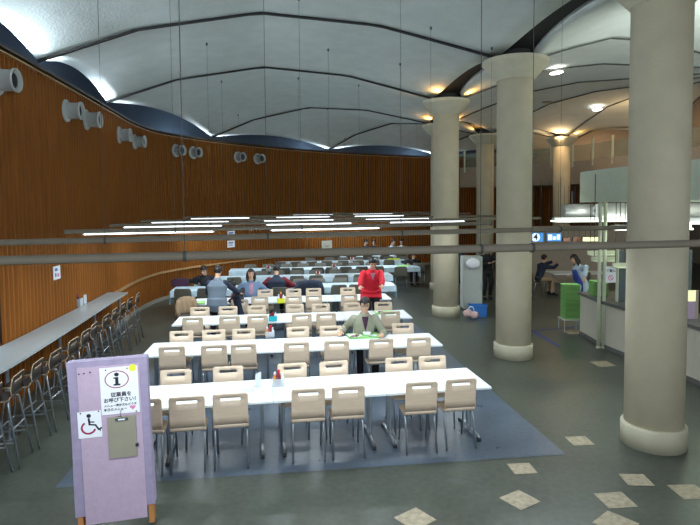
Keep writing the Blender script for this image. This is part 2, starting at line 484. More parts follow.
# dark slot running from column to column between the two rings of shells
for i in range(len(CV) - 1):
    bm = NB(); A, B = CV[i], CV[i + 1]; d = (B - A).normalized(); nn = Vector((-d.y, d.x)); prev = None
    for j in range(25):
        t = j / 24; p = A.lerp(B, t); k = (4 * t * (1 - t)) ** .8; h = CAPZ + 0.03 + 0.26 * k; wd = 0.40
        cur = [bm.verts.new((p.x + s * nn.x * wd, p.y + s * nn.y * wd, h + z)) for s, z in ((-1, .0), (1, .0), (1, .25), (-1, .25))]
        if prev:
            for q in range(4): bm.faces.new((prev[q], prev[(q + 1) % 4], cur[(q + 1) % 4], cur[q]))
        else: bm.faces.new(cur)
        prev = cur
    bm.faces.new(list(reversed(prev)))
    struct('trim_%d' % nrib, bm, 'rib'); nrib += 1
bm = NB(); bx(bm, -9, 18, -5.2, 32, 7.6, 7.7); struct('ceiling_light_block', bm, 'void')  # unseen slab added above the vaults to block the world light


BV = BVHTree.FromPolygons(CEIL_V, CEIL_F)
def ceil_z(x, y):
    hit = BV.ray_cast(Vector((x, y, 2.0)), Vector((0, 0, 1)))
    return hit[0].z if hit[0] else None

def make_column():
    t = thing('column', 'column', 'column')
    bm = NB(); lathe(bm, [(.338, .0), (.338, 5.36)], 48); obj('shaft', bm, 'column', t, smooth=False)
    for p in t.children[0].data.polygons: p.use_smooth = abs(p.normal.z) < .5
    bm = NB(); lathe(bm, [(.0, 0), (.375, 0.0), (.375, .25), (.36, .275), (.339, .275)], 48, caps=False)
    o = obj('plinth', bm, 'column_base', t)
    for p in o.data.polygons: p.use_smooth = abs(p.normal.z) < .5
    bm = NB(); lathe(bm, [(.339, 5.355), (.355, 5.36), (.62, 5.66), (.62, 5.73), (.40, 5.74)], 48, caps=True)
    o = obj('capital', bm, 'column_base', t)
    bm = NB(); lathe(bm, [(.30, 5.735), (.30, 5.9)], 24); obj('neck', bm, 'rib', t)
    return t
cp = Placer(make_column())
names = ['cream round column in the right foreground, nearest of all columns',
         'cream round column second from the camera, standing right of the nearest table row',
         'cream round column third from the camera, beside the white cabinet',
         'cream round column almost hidden behind the third one',
         'cream round column far back, between the third and the second one from the camera',
         'far cream column under warm light, in front of the upper gallery']
for (x, y), l in zip(COLS[1:7], names): cp.put((x, y, 0), 0, l, 'round columns')

def point(name, loc, power, color, size=0.05, spot=None, target=None):
    l = bpy.data.lights.new(name, 'SPOT' if spot else 'POINT'); l.energy = power; l.color = color; l.shadow_soft_size = size
    o = bpy.data.objects.new(name, l); COL.objects.link(o); o.location = loc
    if spot:
        l.spot_size = spot; l.spot_blend = 0.9
        o.rotation_euler = (Vector(target) - Vector(loc)).to_track_quat('-Z', 'Y').to_euler()
    return o
# cove floodlights on the wall top at the foot of each rib
for i in range(0, len(CW)):
    p = CW[i]; j = min(range(len(WS)), key=lambda k: (WS[k] - p).length)
    t = (WS[min(j + 1, len(WS) - 1)] - WS[max(j - 1, 0)]).normalized(); nn = Vector((t.y, -t.x))
    for s in (-1, 1):
        q = WS[j] + t * s * 0.42 + nn * -0.22
        g = WS[j] + t * s * 0.9 + nn * 1.4
        point('cove_floodlight', (q.x, q.y, 5.47), COVE * (1.0 if s < 0 else .55), (0.75, 0.88, 1.0), 0.05, R(150), (g.x, g.y, 6.9))
for i in range(1, len(CW) - 1):
    p = CW[i]; j = min(range(len(WS)), key=lambda k: (WS[k] - p).length); t = (WS[j + 1] - WS[j - 1]).normalized(); nn = Vector((t.y, -t.x))
    q = WS[j] - t * .5 - nn * .75
    point('cove_backlight', (q.x, q.y, 5.15), 34, (0.6, 0.8, 1.0), 0.1)
# warm floodlights sitting on the capitals of the far columns
for i in (3, 4, 5, 6):
    for k in range(4):
        a = R(45 + 90 * k) + (0.3 if i == 3 else 0)
        point('capital_floodlight', (CV[i].x + .60 * math.cos(a), CV[i].y + .60 * math.sin(a), 5.765), WARM, (1.0, 0.50, 0.13), 0.03, R(165), (CV[i].x + 1.1 * math.cos(a), CV[i].y + 1.1 * math.sin(a), 7))

# ------------------------------------------------------------------ tables
def proj(p):
    d = Vector(p) - Vector((0, 0, EYE)); z = d.dot(_fw)
    return 350 + FPX * d.dot(_rt) / z, 234.35 - FPX * d.dot(_up) / z
SKEW = [0.042, 0.0, 0.0, 0.0]
def a_at(px, b, z=0.65):
    """place along a table row that is seen at pixel column px"""
    lo, hi = -9.0, 6.0
    for _ in range(40):
        m = (lo + hi) / 2
        if proj(F(m, b, z))[0] < px: lo = m
        else: hi = m
    return m

DEP = 0.85; TZ = 0.72
def make_table(L, topm='laminate'):
    t = thing('cafeteria_table', 'table', 'table')
    bm = NB(); bx(bm, -L / 2 + .002, L / 2 - .002, 0, DEP, TZ - .028, TZ); obj('tabletop', bm, topm, t, bevel=.004)
    bm = NB(); bx(bm, -L / 2 + .12, L / 2 - .12, .40, .44, TZ - .075, TZ - .03); obj('crossbar', bm, 'dark_steel', t)
    for s in (-1, 1):
        x = s * (L / 2 - .13); bm = NB()
        for y in (.36, .49): tube(bm, [(x, y, .07), (x, y, TZ - .045)], .019, 12)
        bx(bm, x - .025, x + .025, .12, .73, TZ - .05, TZ - .028)
        tube(bm, bend([(x, .09, .035), (x, .14, .06), (x, .71, .06), (x, .76, .035)], .03), .02, 10)
        lg = obj('leg', bm, 'chrome', t, smooth=False)
        for y in (.09, .76):
            bm = NB(); tube(bm, [(x - .02, y, .025), (x + .02, y, .025)], .025, 14); obj('caster', bm, 'rubber', lg)
    return t
long_t = Placer(make_table(1.35)); short_t = Placer(make_table(0.68))
ROWS = [(0.0, 0.0, -4.73), (2.14, .0, -4.73), (4.38, .03, -4.70), (6.65, .05, -4.68)]
ROWN = ['nearest', 'second', 'third', 'fourth']
UNITN = ['right end table', 'second table from the right', 'third table from the right', 'short table at the left end']
for k, (b, aR, aL) in enumerate(ROWS):
    for u in range(4):
        pl = long_t if u < 3 else short_t
        c = aR - 1.35 * u - (.675 if u < 3 else .34)
        pl.put(F(c, b + c * SKEW[k]), TH + math.atan(SKEW[k]), 'white laminate cafeteria table, %s of the %s beige-chair row' % (UNITN[u], ROWN[k]), 'white tables of the beige-chair rows')
FAR = [(8.8, .6, -5.55), (11.0, .95, -5.25), (13.2, 2.4, -4.4), (15.4, 2.45, -2.7), (17.6, 2.45, -.2)]
FARN = ['first', 'second', 'third', 'fourth', 'last']
def make_far_table(L):
    t = make_table(L, 'cover'); return t
protos = {}
for k, (b, aR, aL) in enumerate(FAR):
    n = max(2, round((aR - aL) / 1.6)); L = (aR - aL) / n
    pl = Placer(make_far_table(L))
    for u in range(n):
        pl.put(F(aR - L * (u + .5), b), TH, 'pale table number %d from the right in the %s dark-chair row beyond the beige chairs' % (u + 1, FARN[k]), 'pale tables of the dark-chair rows')
    # draped vinyl cover on the whole row
    bm = NB(); e = .012
    n_ = 60; prof = [(-.0 - e, TZ - .16), (-e, TZ + .004), (DEP + e, TZ + .004), (DEP + e, TZ - .16)]
    prev = None
    for i in range(n_ + 1):
        a = aL - .01 + (aR - aL + .02) * i / n_
        cur = []
        for q, (y, z) in enumerate(prof):
            wv = .012 * math.sin(i * 1.7 + q) if q in (0, 3) else 0
            p = F(a, b + y + wv * (1 if q == 3 else -1), z); cur.append(bm.verts.new(p))
        if prev:
            for q in range(3): bm.faces.new((prev[q], prev[q + 1], cur[q + 1], cur[q]))
        prev = cur
    for a, s in ((aR + .012, 1), (aL - .012, -1)):
        pv = None
        for i in range(13):
            y = -e + (DEP + 2 * e) * i / 12
            wv = .02 * math.sin(i * 2.1)
            cur = [bm.verts.new(F(a, b + y, TZ + .004)), bm.verts.new(F(a + s * (.02 + wv), b + y, TZ - .36))]
            if pv: bm.faces.new((pv[0], pv[1], cur[1], cur[0]))
            pv = cur
    o = obj('table_cover', bm, 'cover'); tag(o, 'pale blue vinyl cover over the %s dark-chair table row' % FARN[k], 'tablecloth', 'vinyl table covers')
    m = o.modifiers.new('thick', 'SOLIDIFY'); m.thickness = .003; m.offset = 1

# ------------------------------------------------------------------ chairs
def ply_shell(name, prof, widths, matn, parent, slot=None, th=.012, rim=None, corner=.02, dish=0.0):
    bm = NB(); xs = [-1, -.93, -.58, -.53, -.2, .2, .53, .58, .93, 1]
    G = []
    for j, ((y, z), hw) in enumerate(zip(prof, widths)):
        row = []
        for q, x in enumerate(xs):
            zz = z
            if j == 0 and q in (0, 9): zz -= corner
            if j == len(prof) - 1 and q in (0, 9): y2 = y - corner
            else: y2 = y
            row.append(bm.verts.new((x * hw, y2 - dish * (1 - x * x), zz)))
        G.append(row)
    for j in range(len(prof) - 1):
        for q in range(9):
            if slot is not None and j == slot and q in (2, 3, 4, 5, 6): continue
            bm.faces.new((G[j][q], G[j][q + 1], G[j + 1][q + 1], G[j + 1][q]))
    o = obj(name, bm, [matn, rim] if rim else matn, parent)
    for p in o.data.polygons: p.use_smooth = True
    m = o.modifiers.new('thick', 'SOLIDIFY'); m.thickness = th; m.offset = 0
    if rim: m.material_offset_rim = 1
    return o
def legs4(t, hx, y0, y1, zt, sx=.19, fy0=-.27, fy1=.2, r=.011, m='chrome'):
    for s in (-1, 1):
        bm = NB(); tube(bm, bend([(s * (hx - .05), y0 + .08, zt), (s * hx, y0, zt - .005), (s * sx, fy0, .008)], .04), r, 10); obj('leg', bm, m, t, smooth=True)
        bm = NB(); tube(bm, bend([(s * (hx - .05), y1 - .08, zt), (s * hx, y1, zt - .005), (s * (sx - .01), fy1, .008)], .04), r, 10); obj('leg', bm, m, t, smooth=True)
def make_ply_chair():
    t = thing('plywood_chair', 'chair', 'chair')
    back = [(-.254, .882), (-.252, .866), (-.248, .834), (-.243, .798), (-.234, .72), (-.222, .61), (-.210, .515)]
    ply_shell('backrest', back, [.190, .194, .196, .196, .196, .195, .194], 'ply', t, slot=2)
    seat = [(-.210, .515), (-.198, .480), (-.172, .462), (-.12, .458), (0, .462), (.12, .468), (.17, .464), (.195, .448)]
    ply_shell('seat', seat, [.194, .195, .197, .20, .202, .202, .197, .19], 'ply', t, corner=.01)
    legs4(t, .180, -.15, .13, .447, .185)
    bm = NB()
    for s in (-1, 1): tube(bm, [(s * .13, -.15, .443), (s * .13, .13, .448)], .010, 8)
    for y in (-.1, .09): tube(bm, [(-.14, y, .441), (.14, y, .441)], .010, 8)
    obj('seat_frame', bm, 'chrome', t)
    return t
def make_shell_chair():
    t = thing('shell_chair', 'chair', 'chair')
    back = [(-.285, .83), (-.28, .815), (-.268, .74), (-.25, .62), (-.228, .52), (-.21, .475)]
    ply_shell('backrest', back, [.185, .205, .222, .23, .225, .215], 'shell', t, corner=.03, dish=.02)
    seat = [(-.21, .475), (-.185, .445), (-.12, .432), (.02, .43), (.15, .442), (.2, .43)]
    ply_shell('seat', seat, [.215, .215, .22, .222, .215, .20], 'shell', t, corner=.01)
    legs4(t, .19, -.14, .13, .42, .22, -.25, .22, .012)
    bm = NB()
    for s in (-1, 1): tube(bm, [(s * .14, -.14, .415), (s * .14, .13, .42)], .010, 8)
    obj('seat_frame', bm, 'chrome', t)
    return t
pc = Placer(make_ply_chair()); sc_ = Placer(make_shell_chair())
ORD = ['first', 'second', 'third', 'fourth', 'fifth', 'sixth', 'seventh', 'eighth', 'ninth', 'tenth', 'eleventh', 'twelfth', 'thirteenth']
near = [[143, 186, 229.5, 308, 348, 421, 460.5], [172, 214.5, 243.5, 296.5, 337, 381, 419], [193, 230, 257.5, 301.5, 326, 390.5], [240, 260, 294, 314, 349.5]]
farc = [[176.5, 229, 293, 335, 400, 432.5], [181.5, 214, 243.5, 298, 331, 364, 403], [200, 228, 256.5, 295, 321, 353, 383], [250, 265.5, 293.5, 313.5, 348]]
for k, (b, aR, aL) in enumerate(ROWS):
    for side, lst in (('near', near[k]), ('far', farc[k])):
        for i, px in enumerate(sorted(lst)):
            off = .13 if px not in (364, 240, 250) else -.20
            bb = b + off if side == 'near' else b + DEP - off
            a = a_at(px, bb - .24 if side == 'near' else bb + .24, .75)
            rz = TH + math.atan(SKEW[k]) + (0 if side == 'near' else PI) + random.uniform(-.03, .03)
            bb += a * SKEW[k]
            a = a_at(px, bb - .24 if side == 'near' else bb + .24, .75)
            bb += random.uniform(-.015, .02)
            lab = 'beige plywood chair, %s from left, %s side of the %s beige-chair row' % (ORD[i], side, ROWN[k])
            pc.put(F(a, bb), rz, lab, 'beige plywood chairs at the white tables')
dnear = [[183, 206, 280, 309, 339, 357], [234, 297, 316, 341, 361], [268, 284, 298, 318, 332, 346, 362, 378], [281, 296, 312, 327, 343, 358, 374, 389], [334, 351, 368, 385, 402]]
dfar = [[206, 300, 318, 340, 362], [262, 278, 297, 316, 335, 354], [250, 268, 286, 303, 320, 337, 354, 371], [310, 329, 343, 358, 373, 388, 403]]
for k, (b, aR, aL) in enumerate(FAR):
    for side, L in (('near', dnear), ('far', dfar)):
        if k >= len(L): continue
        for i, px in enumerate(sorted(L[k])):
            bb = b - (.02 if px != 280 else .2) if side == 'near' else b + DEP + (.02 if px != 206 else .2)
            a = a_at(px, bb - .26 if side == 'near' else bb + .26, .75)
            lab = 'dark taupe chair, %s from left, %s side of the %s dark-chair row' % (ORD[i], side, FARN[k])
            sc_.put(F(a, bb), TH + (0 if side == 'near' else PI) + random.uniform(-.05, .05), lab, 'dark taupe chairs at the pale tables')
p = at(401, 289, 0); sc_.put((p.x, p.y, 0), R(-6), 'dark taupe shell chair standing in the aisle before the student in black', 'dark taupe chairs beside the aisle')
p = at(424, 285, 0); sc_.put((p.x - .1, p.y + .3, 0), R(-20), 'dark taupe shell chair in the aisle close to the third column', 'dark taupe chairs beside the aisle')

# ------------------------------------------------------------------ window counter and bar stools
def cpt(s):      # along the counter, 0 = near camera, 1 = far end : inner (wall) and outer edge
    ys = [1.5, 4.5, 6.8, 8.3, 10.0, 11.5, 13.05]
    outer = [(-4.1, 1.5), (-4.15, 4.5), (-4.30, 6.8), (-4.50, 8.3), (-4.76, 10.0), (-5.0, 11.5), (-5.22, 13.05)]
    return outer
OUT = spline(cpt(0), .3)
def wall_x(y):
    for a, b in zip(WALL, WALL[1:]):
        if a.y <= y <= b.y: return a.x + (b.x - a.x) * (y - a.y) / max(1e-6, b.y - a.y)
    return -5
ct = thing('window_counter', 'long grey bar counter running along the slatted wood wall', 'counter', (0, 0, 0))
bm = NB(); n = len(OUT)
lo = [(p.x, p.y) for p in OUT]; hi = [(wall_x(p.y) + .03, p.y) for p in OUT]
prism(bm, lo + hi[::-1], .965, 1.0); obj('countertop', bm, 'counter', ct)
bm = NB()
ins = [(p.x - .36, p.y) for p in OUT]; ins2 = [(p.x - .33, p.y) for p in OUT]
prism(bm, ins2 + ins[::-1], .86, .964); obj('apron_rail', bm, 'dark_steel', ct)
for i, yy in enumerate([3.2, 5.2, 7.2, 9.0, 10.9, 12.8]):
    p = min(OUT, key=lambda q: abs(q.y - yy)); bm = NB()
    tube(bm, [(p.x - .12, p.y, .01), (p.x - .12, p.y, .964)], .025, 12); bx(bm, p.x - .45, p.x - .05, p.y - .03, p.y + .03, .93, .964); lathe(bm, [(.09, .001), (.09, .012)], 20, (p.x - .12, p.y, 0))
    obj('leg', bm, 'chrome', ct)
def make_stool():
    t = thing('bar_stool', 'stool', 'stool')
    back = [(-.20, 1.06), (-.198, 1.045), (-.192, 1.015), (-.187, .985), (-.175, .92), (-.165, .84)]
    ply_shell('backrest', back, [.178, .185, .187, .187, .187, .187], 'stool_ply', t, slot=2, rim='ply_edge', th=.013)
    seat = [(-.165, .84), (-.155, .805), (-.125, .785), (0, .782), (.12, .788), (.18, .775)]
    ply_shell('seat', seat, [.187, .187, .187, .187, .187, .18], 'stool_ply', t, rim='ply_edge', th=.013)
    for s in (-1, 1):
        bm = NB(); tube(bm, bend([(s * .1, -.1, .765), (s * .16, -.13, .762), (s * .21, -.25, .008)], .05), .0125, 10); obj('leg', bm, 'chrome', t, smooth=True)
        bm = NB(); tube(bm, bend([(s * .1, .1, .765), (s * .16, .13, .762), (s * .21, .22, .008)], .05), .0125, 10); obj('leg', bm, 'chrome', t, smooth=True)
    bm = NB()
    def lp(s, f, z):
        k = (.762 - z) / .754; return (s * (.16 + .05 * k), (.13 + .09 * k) if f else (-.13 - .12 * k), z)
    tube(bm, [lp(-1, 0, .30), lp(-1, 1, .30)], .010, 8); tube(bm, [lp(1, 0, .30), lp(1, 1, .30)], .010, 8); tube(bm, [lp(-1, 1, .30), lp(1, 1, .30)], .010, 8)
    tube(bm, [lp(-1, 0, .45), lp(1, 0, .45)], .010, 8)
    obj('footrest', bm, 'chrome', t)
    return t
sp = Placer(make_stool())
SY = [5.45, 5.95, 6.45, 6.98, 7.5, 8.15, 8.75, 9.25, 9.95, 10.55, 11.2, 11.8, 12.45]
for i, y in enumerate(SY):
    p = min(OUT, key=lambda q: abs(q.y - y)); x = p.x + (OUT[min(len(OUT) - 1, OUT.index(p) + 1)].x - p.x) * 0
    sp.put((x + .17, y, 0), PI / 2 + R(8) + random.uniform(-.08, .08), 'dark plywood bar stool with chrome legs, %s from the far end of the window counter' % ORD[len(SY) - 1 - i], 'bar stools along the window counter')

# ------------------------------------------------------------------ hanging fluorescent fixtures
def lamp(P, Q, label, lit, first=.26, tl=1.9, gap=.95, wires=None, wr=.0035):
    P = Vector(P); Q = Vector(Q); d = (Q - P).normalized(); L = (Q - P).length
    t = thing('hanging_lamp', label, 'lamp', P, math.atan2(d.y, d.x), 'long hanging lamps over the tables')
    r = .036; bm = NB(); ring = []
    segs = 18; op = R(38)      # opening at the bottom
    prof = []
    for k in range(segs + 1):
        a = -PI / 2 + op + (2 * PI - 2 * op) * k / segs; prof.append((r * math.cos(a), r * math.sin(a)))
    for k in range(segs, -1, -1):
        a = -PI / 2 + op + (2 * PI - 2 * op) * k / segs; prof.append(((r - .003) * math.cos(a), (r - .003) * math.sin(a)))
    v0 = [bm.verts.new((0, y, z)) for y, z in prof]; v1 = [bm.verts.new((L, y, z)) for y, z in prof]
    for k in range(len(prof)): bm.faces.new((v0[k], v0[(k + 1) % len(prof)], v1[(k + 1) % len(prof)], v1[k]))
    o = obj('housing', bm, 'pipe', t)
    for p_ in o.data.polygons: p_.use_smooth = True
    for x in (0, L):
        bm = NB(); tube(bm, [(x - .006, 0, 0), (x + .006, 0, 0)], r + .001, 20); obj('end_cap', bm, 'pipe', t)
    x = first; i = 0
    while x + tl < L - .1 and i < 40:
        zt = -.012 if not lit else -.041
        bm = NB(); tube(bm, [(x, 0, zt), (x + tl, 0, zt)], .011, 10); ft = obj('fluorescent_tube', bm, 'tube', t)
        al = bpy.data.lights.new('tube_light', 'AREA'); al.shape = 'RECTANGLE'; al.size = tl; al.size_y = .03; al.energy = TUBE_W; al.color = (.84, .94, 1.0)
        ao = bpy.data.objects.new('tube_light', al); COL.objects.link(ao); ao.parent = t; ao.location = (x + tl / 2, 0, -.06)
        bm = NB()
        for xx in (x - .012, x + tl + .012): bx(bm, xx - .012, xx + .012, -.014, .014, zt - .012, -.02)
        obj('socket', bm, 'edge', t)
        x += tl + gap; i += 1
    for s in (wires or []):
        p = P + d * s; cz = ceil_z(p.x, p.y)
        if cz is None: continue
        bm = NB(); tube(bm, [(s, 0, r - .002), (s, 0, cz - P.z + .01)], wr, 6); o = obj('suspension_wire', bm, 'wire', t)
        bm = NB(); tube(bm, [(s, 0, cz - P.z - .05), (s, 0, cz - P.z + .02)], .018, 10); obj('anchor', bm, 'wire', o)
        bm = NB(); tube(bm, [(s - .012, 0, 0), (s + .012, 0, 0)], r + .004, 18); obj('clamp', bm, 'wire', o)
    return t
LH = 2.63
def lerp(a, b, t): return a + (b - a) * t
lines = [((0, 261), (700, 243.6)), ((0, 243), (629, 227.6)), ((65, 232), (492, 223.5)), ((110, 225.6), (540, 218.2)), ((141, 221.3), (505, 216.0)), ((183, 217.6), (470, 213.6)), ((215, 215.3), (440, 212.2))]
wpx = [[185, 480, 531], [106, 268, 402, 560], [176, 302, 431, 500], [211, 330, 401, 470], [224, 300, 360, 450], [240, 329, 417], [256, 345, 430]]
LN = ['nearest', 'second nearest', 'third nearest', 'fourth nearest', 'fifth nearest', 'sixth nearest', 'farthest']
for k, (a, b) in enumerate(lines):
    P = at(*a, LH); Q = at(*b, LH); d = (Q - P).normalized()
    if k == 0: P = P - d * .6; Q = Q + d * .6
    if k == 1: P = P - d * .12; Q = Q + d * 0.9
    ws = []
    for px in wpx[k]:
        best = min((abs(proj(P + d * (s * .02))[0] - px), s * .02) for s in range(int((Q - P).length / .02)))
        ws.append(best[1])
    if k == 1: first = .35
    lamp(P, Q, '%s long tubular lamp hung on wires over the dining rows' % LN[k], k >= 2, wires=ws, wr=.0032 if k == 0 else .0024)

# ------------------------------------------------------------------ wall nozzles, notices
def wall_pt(px, py, h, off=0.0):
    """point on the left wall seen at pixel column px, at height h"""
    best = None
    for i in range(1, len(WS) - 1):
        u = proj((WS[i].x, WS[i].y, h))[0]
        if WS[i].y < 5: continue
        if best is None or abs(u - px) < best[0]: best = (abs(u - px), i)
    i = best[1]; t = (WS[i + 1] - WS[i - 1]).normalized(); nn = Vector((t.y, -t.x))
    p = WS[i] + nn * off
    # refine along the tangent
    lo, hi = -.4, .4
    for _ in range(30):
        m = (lo + hi) / 2; q = p + t * m
        if proj((q.x, q.y, h))[0] < px: lo = m
        else: hi = m
    p = p + t * m
    return Vector((p.x, p.y, h)), nn
def make_nozzle():
    t = thing('air_nozzle', 'nozzle', 'air vent')
    def lx(prof, m, nm, seg=36):      # lathe about local x
        bm = NB(); lathe(bm, prof, seg, caps=False); bmesh.ops.rotate(bm, verts=bm.verts, matrix=Matrix.Rotation(PI / 2, 3, 'Y'))
        return obj(nm, bm, m, t, smooth=False)
    o = lx([(.0, .0), (.215, .0), (.215, .02), (.20, .035), (.15, .04)], 'duct', 'flange')
    o = lx([(.155, .03), (.155, .25), (.17, .255), (.175, .29), (.165, .30), (.145, .29), (.135, .12), (0, .12)], 'duct', 'drum')
    for p in o.data.polygons: p.use_smooth = True
    lx([(.13, .125), (.11, .25), (.10, .25), (.09, .14), (.0, .14)], 'duct_in', 'inner_cone')
    return t
nz = Placer(make_nozzle())
nzp = [(-4, 85), (66, 112), (86, 121), (119, 135), (134.5, 140), (176, 149.5), (193, 152.5), (238, 158), (257.5, 159.5)]
NZL = ['largest one at the left edge of the view', 'left one of the first pair', 'right one of the first pair', 'left one of the second pair', 'right one of the second pair', 'left one of the third pair', 'right one of the third pair', 'left one of the farthest pair', 'right one of the farthest pair']
for (px, py), l in zip(nzp, NZL):
    p, nn = wall_pt(px, py, 4.85); nz.put(p, math.atan2(nn.y, nn.x), 'round white air nozzle on the wall, ' + l, 'air nozzles on the wood wall')

def notice(name, px, py, h, wd, ht, label, marks, th=.012, cat='notice', base='paper'):
    p, nn = wall_pt(px, py, h, .012); t = thing(name, label, cat, p, math.atan2(nn.y, nn.x) - PI / 2)
    # local x = across (to the right seen from the room), local -y... local y = out of the wall
    bm = NB(); bx(bm, -wd / 2, wd / 2, -.004, th, -ht / 2, ht / 2); obj('sheet', bm, base, t)
    for i, (x0, x1, z0, z1, m) in enumerate(marks):
        bm = NB(); bx(bm, -x1, -x0, th, th + .002, z0, z1); obj('printed_mark', bm, m, t)
    return t
hp = EYE - (277 - 207.5) * 9.9 / 560 * 1.0
notice('wall_notice', 56.5, 277, 1.82, .30, .27 * .9, 'small white notice with blue print on the wood wall above the counter', [(-.10, .02, .03, .08, 'blue_ink'), (-.10, -.04, -.07, .0, 'blue_ink'), (.0, .09, -.08, -.02, 'pink_ink')])
notice('wall_notice', 231, 232.5, 1.98, .38, .16, 'upper white notice on the far wood wall, between the hanging lamps', [(-.14, .10, -.02, .03, 'blue_ink'), (-.1, .02, -.06, -.04, 'pink_ink')])
notice('wall_notice', 231, 243.5, 1.57, .38, .26, 'lower white notice on the far wood wall, below the other one', [(-.12, .10, .02, .06, 'ink'), (-.1, .06, -.06, -.03, 'blue_ink')])
notice('wall_board', 326.5, 243, 1.17, .56, .52, 'pale beige board standing against the far wood wall', [(-.12, .12, -.04, .05, 'base_grey')], th=.05, cat='board', base='countfront')

# ------------------------------------------------------------------ sign board in the left foreground
def text_mesh(name, s, size, m, parent, loc, rot, depth=.0006, bold=0.0, align='CENTER', xs=1.0):
    cu = bpy.data.curves.new(name, 'FONT'); cu.body = s; cu.size = size; cu.align_x = align; cu.align_y = 'CENTER'
    cu.extrude = depth; cu.offset = bold; cu.resolution_u = 3
    tmp = bpy.data.objects.new(name + '_tmp', cu); COL.objects.link(tmp)
    bpy.context.view_layer.update()
    me = bpy.data.meshes.new_from_object(tmp.evaluated_get(bpy.context.evaluated_depsgraph_get()))
    bpy.data.objects.remove(tmp, do_unlink=True); bpy.data.curves.remove(cu)
    me.materials.clear(); me.materials.append(MT[m]); me.name = name
    o = bpy.data.objects.new(name, me); COL.objects.link(o); o.parent = parent
    o.location = loc; o.rotation_euler = rot; o.scale = (xs, 1, 1); return o

pl_ = deep(66.5, 362, 5.0); pr_ = deep(147, 357.5, 5.14)
sd = (pr_ - pl_); ang = math.atan2(sd.y, sd.x); SW = sd.to_2d().length; SH = (pl_.z + pr_.z) / 2
mid = (pl_ + pr_) / 2
sg = thing('sign_board', 'tall pink and lilac cloth-covered notice board on wooden legs in the left foreground', 'sign', (mid.x + .03, mid.y, 0), ang)
lean = R(-1.5); sg.rotation_euler = (0, lean, ang)
sg.location.x -= math.sin(-lean) * 0 ; SHx = SH
sg.location = (mid.x + math.sin(R(1.5)) * SH, mid.y, 0)
hw = SW / 2
for x, y in ((-hw + .035, .02), (hw - .035, .02), (-hw + .035, .085), (hw - .035, .085)):
    bm = NB(); bx(bm, x - .024, x + .024, y - .014, y + .014, .012, SH - .02); obj('leg', bm, 'wood_leg', sg, bevel=.003)
bm = NB()
for y in (.02, .085): bx(bm, -hw + .03, hw - .03, y - .012, y + .012, .40, .45); bx(bm, -hw + .03, hw - .03, y - .012, y + .012, SH - .08, SH - .03)
obj('frame_rail', bm, 'wood_leg', sg)
# lilac cloth: a sleeve over the frame with small folds
def cloth_box(bm, x0, x1, y0, y1, z0, z1, amp=.006, nz_=16):
    per = []
    nx, ny = 16, 6
    for i in range(nx): per.append((lerp(x0, x1, i / nx), y0))
    for i in range(ny): per.append((x1, lerp(y0, y1, i / ny)))
    for i in range(nx): per.append((lerp(x1, x0, i / nx), y1))
    for i in range(ny): per.append((x0, lerp(y1, y0, i / ny)))
    rings = []
    for j in range(nz_ + 1):
        t = j / nz_; z = lerp(z1, z0, t); row = []
        for i, (x, y) in enumerate(per):
            w_ = amp * t * math.sin(i * 1.3 + j * .35); sh = 1 - .012 * math.sin(PI * t)
            zz = z + (0.035 * (1 if x > 0 else 0) * t * t if j == nz_ else 0)
            row.append(bm.verts.new((x * sh + (w_ if x in (x0, x1) else 0), y + (0 if y in (x0,) else w_ * .3), zz)))
        rings.append(row)
    n = len(per)
    for j in range(nz_):
        for i in range(n): bm.faces.new((rings[j][i], rings[j][(i + 1) % n], rings[j + 1][(i + 1) % n], rings[j + 1][i]))
    bm.faces.new(rings[0])
bm = NB(); cloth_box(bm, -hw, hw, 0, .11, .16, SH)
o = obj('lilac_cloth', bm, 'lilac_cloth', sg)
bm = NB(); bx(bm, -hw + .085, hw - .07, -.0075, -.004, .08, SH - .05); obj('pink_cloth', bm, 'pink_cloth', sg)
PXM = SW / 80.7
def SG(px, py):
    u = (px - (66.5 + (py - 362) * .055)) * PXM - hw
    w_ = SH - .022 - (py - (362 - (px - 66.5) * .056)) * PXM * 1.045
    return u, w_
def sheet(nm, x0, y0, x1, y1, m, y=-.0105, th=.0015, rot=0):
    a = SG(x0, y0); b = SG(x1, y1); cx, cz = (a[0] + b[0]) / 2, (a[1] + b[1]) / 2
    w_, h_ = abs(b[0] - a[0]), abs(a[1] - b[1])
    bm = NB(); box(bm, (0, 0, 0), (w_, th, h_)); o = obj(nm, bm, m, sg); o.location = (cx, y, cz); o.rotation_euler = (0, rot, 0); return o, w_, h_
def child(nm, bm, m, par, loc=(0, 0, 0), rot=(0, 0, 0)):
    o = obj(nm, bm, m, par); o.location = loc; o.rotation_euler = rot; return o
def ring2d(bm, cx, cz, rx, rz_, wd, y0, y1, a0=0, a1=2 * PI, seg=40):
    P = []
    for k in range(seg + 1):
        a = a0 + (a1 - a0) * k / seg; P.append((math.cos(a), math.sin(a)))
    for k in range(seg):
        q = []
        for (c, s), f_ in ((P[k], 1), (P[k + 1], 1), (P[k + 1], 0), (P[k], 0)):
            q.append((cx + c * (rx - (0 if f_ else wd)), cz + s * (rz_ - (0 if f_ else wd))))
        bmq = [bm.verts.new((x, y0, z)) for x, z in q]; bm.faces.new(bmq)
def disc2d(bm, cx, cz, rx, rz_, y, seg=24):
    bm.faces.new([bm.verts.new((cx + rx * math.cos(2 * PI * k / seg), y, cz + rz_ * math.sin(2 * PI * k / seg))) for k in range(seg)])
info, iw, ih = sheet('information_sheet', 99, 365.5, 140, 412, 'paper', rot=0)
yy = -.0012
bm = NB(); ring2d(bm, -iw * .06, ih * .24, .105, .082, .009, yy, yy); child('red_ring', bm, 'red_ink', info)
bm = NB(); disc2d(bm, -iw * .06, ih * .24 + .045, .021, .018, yy - .0002)
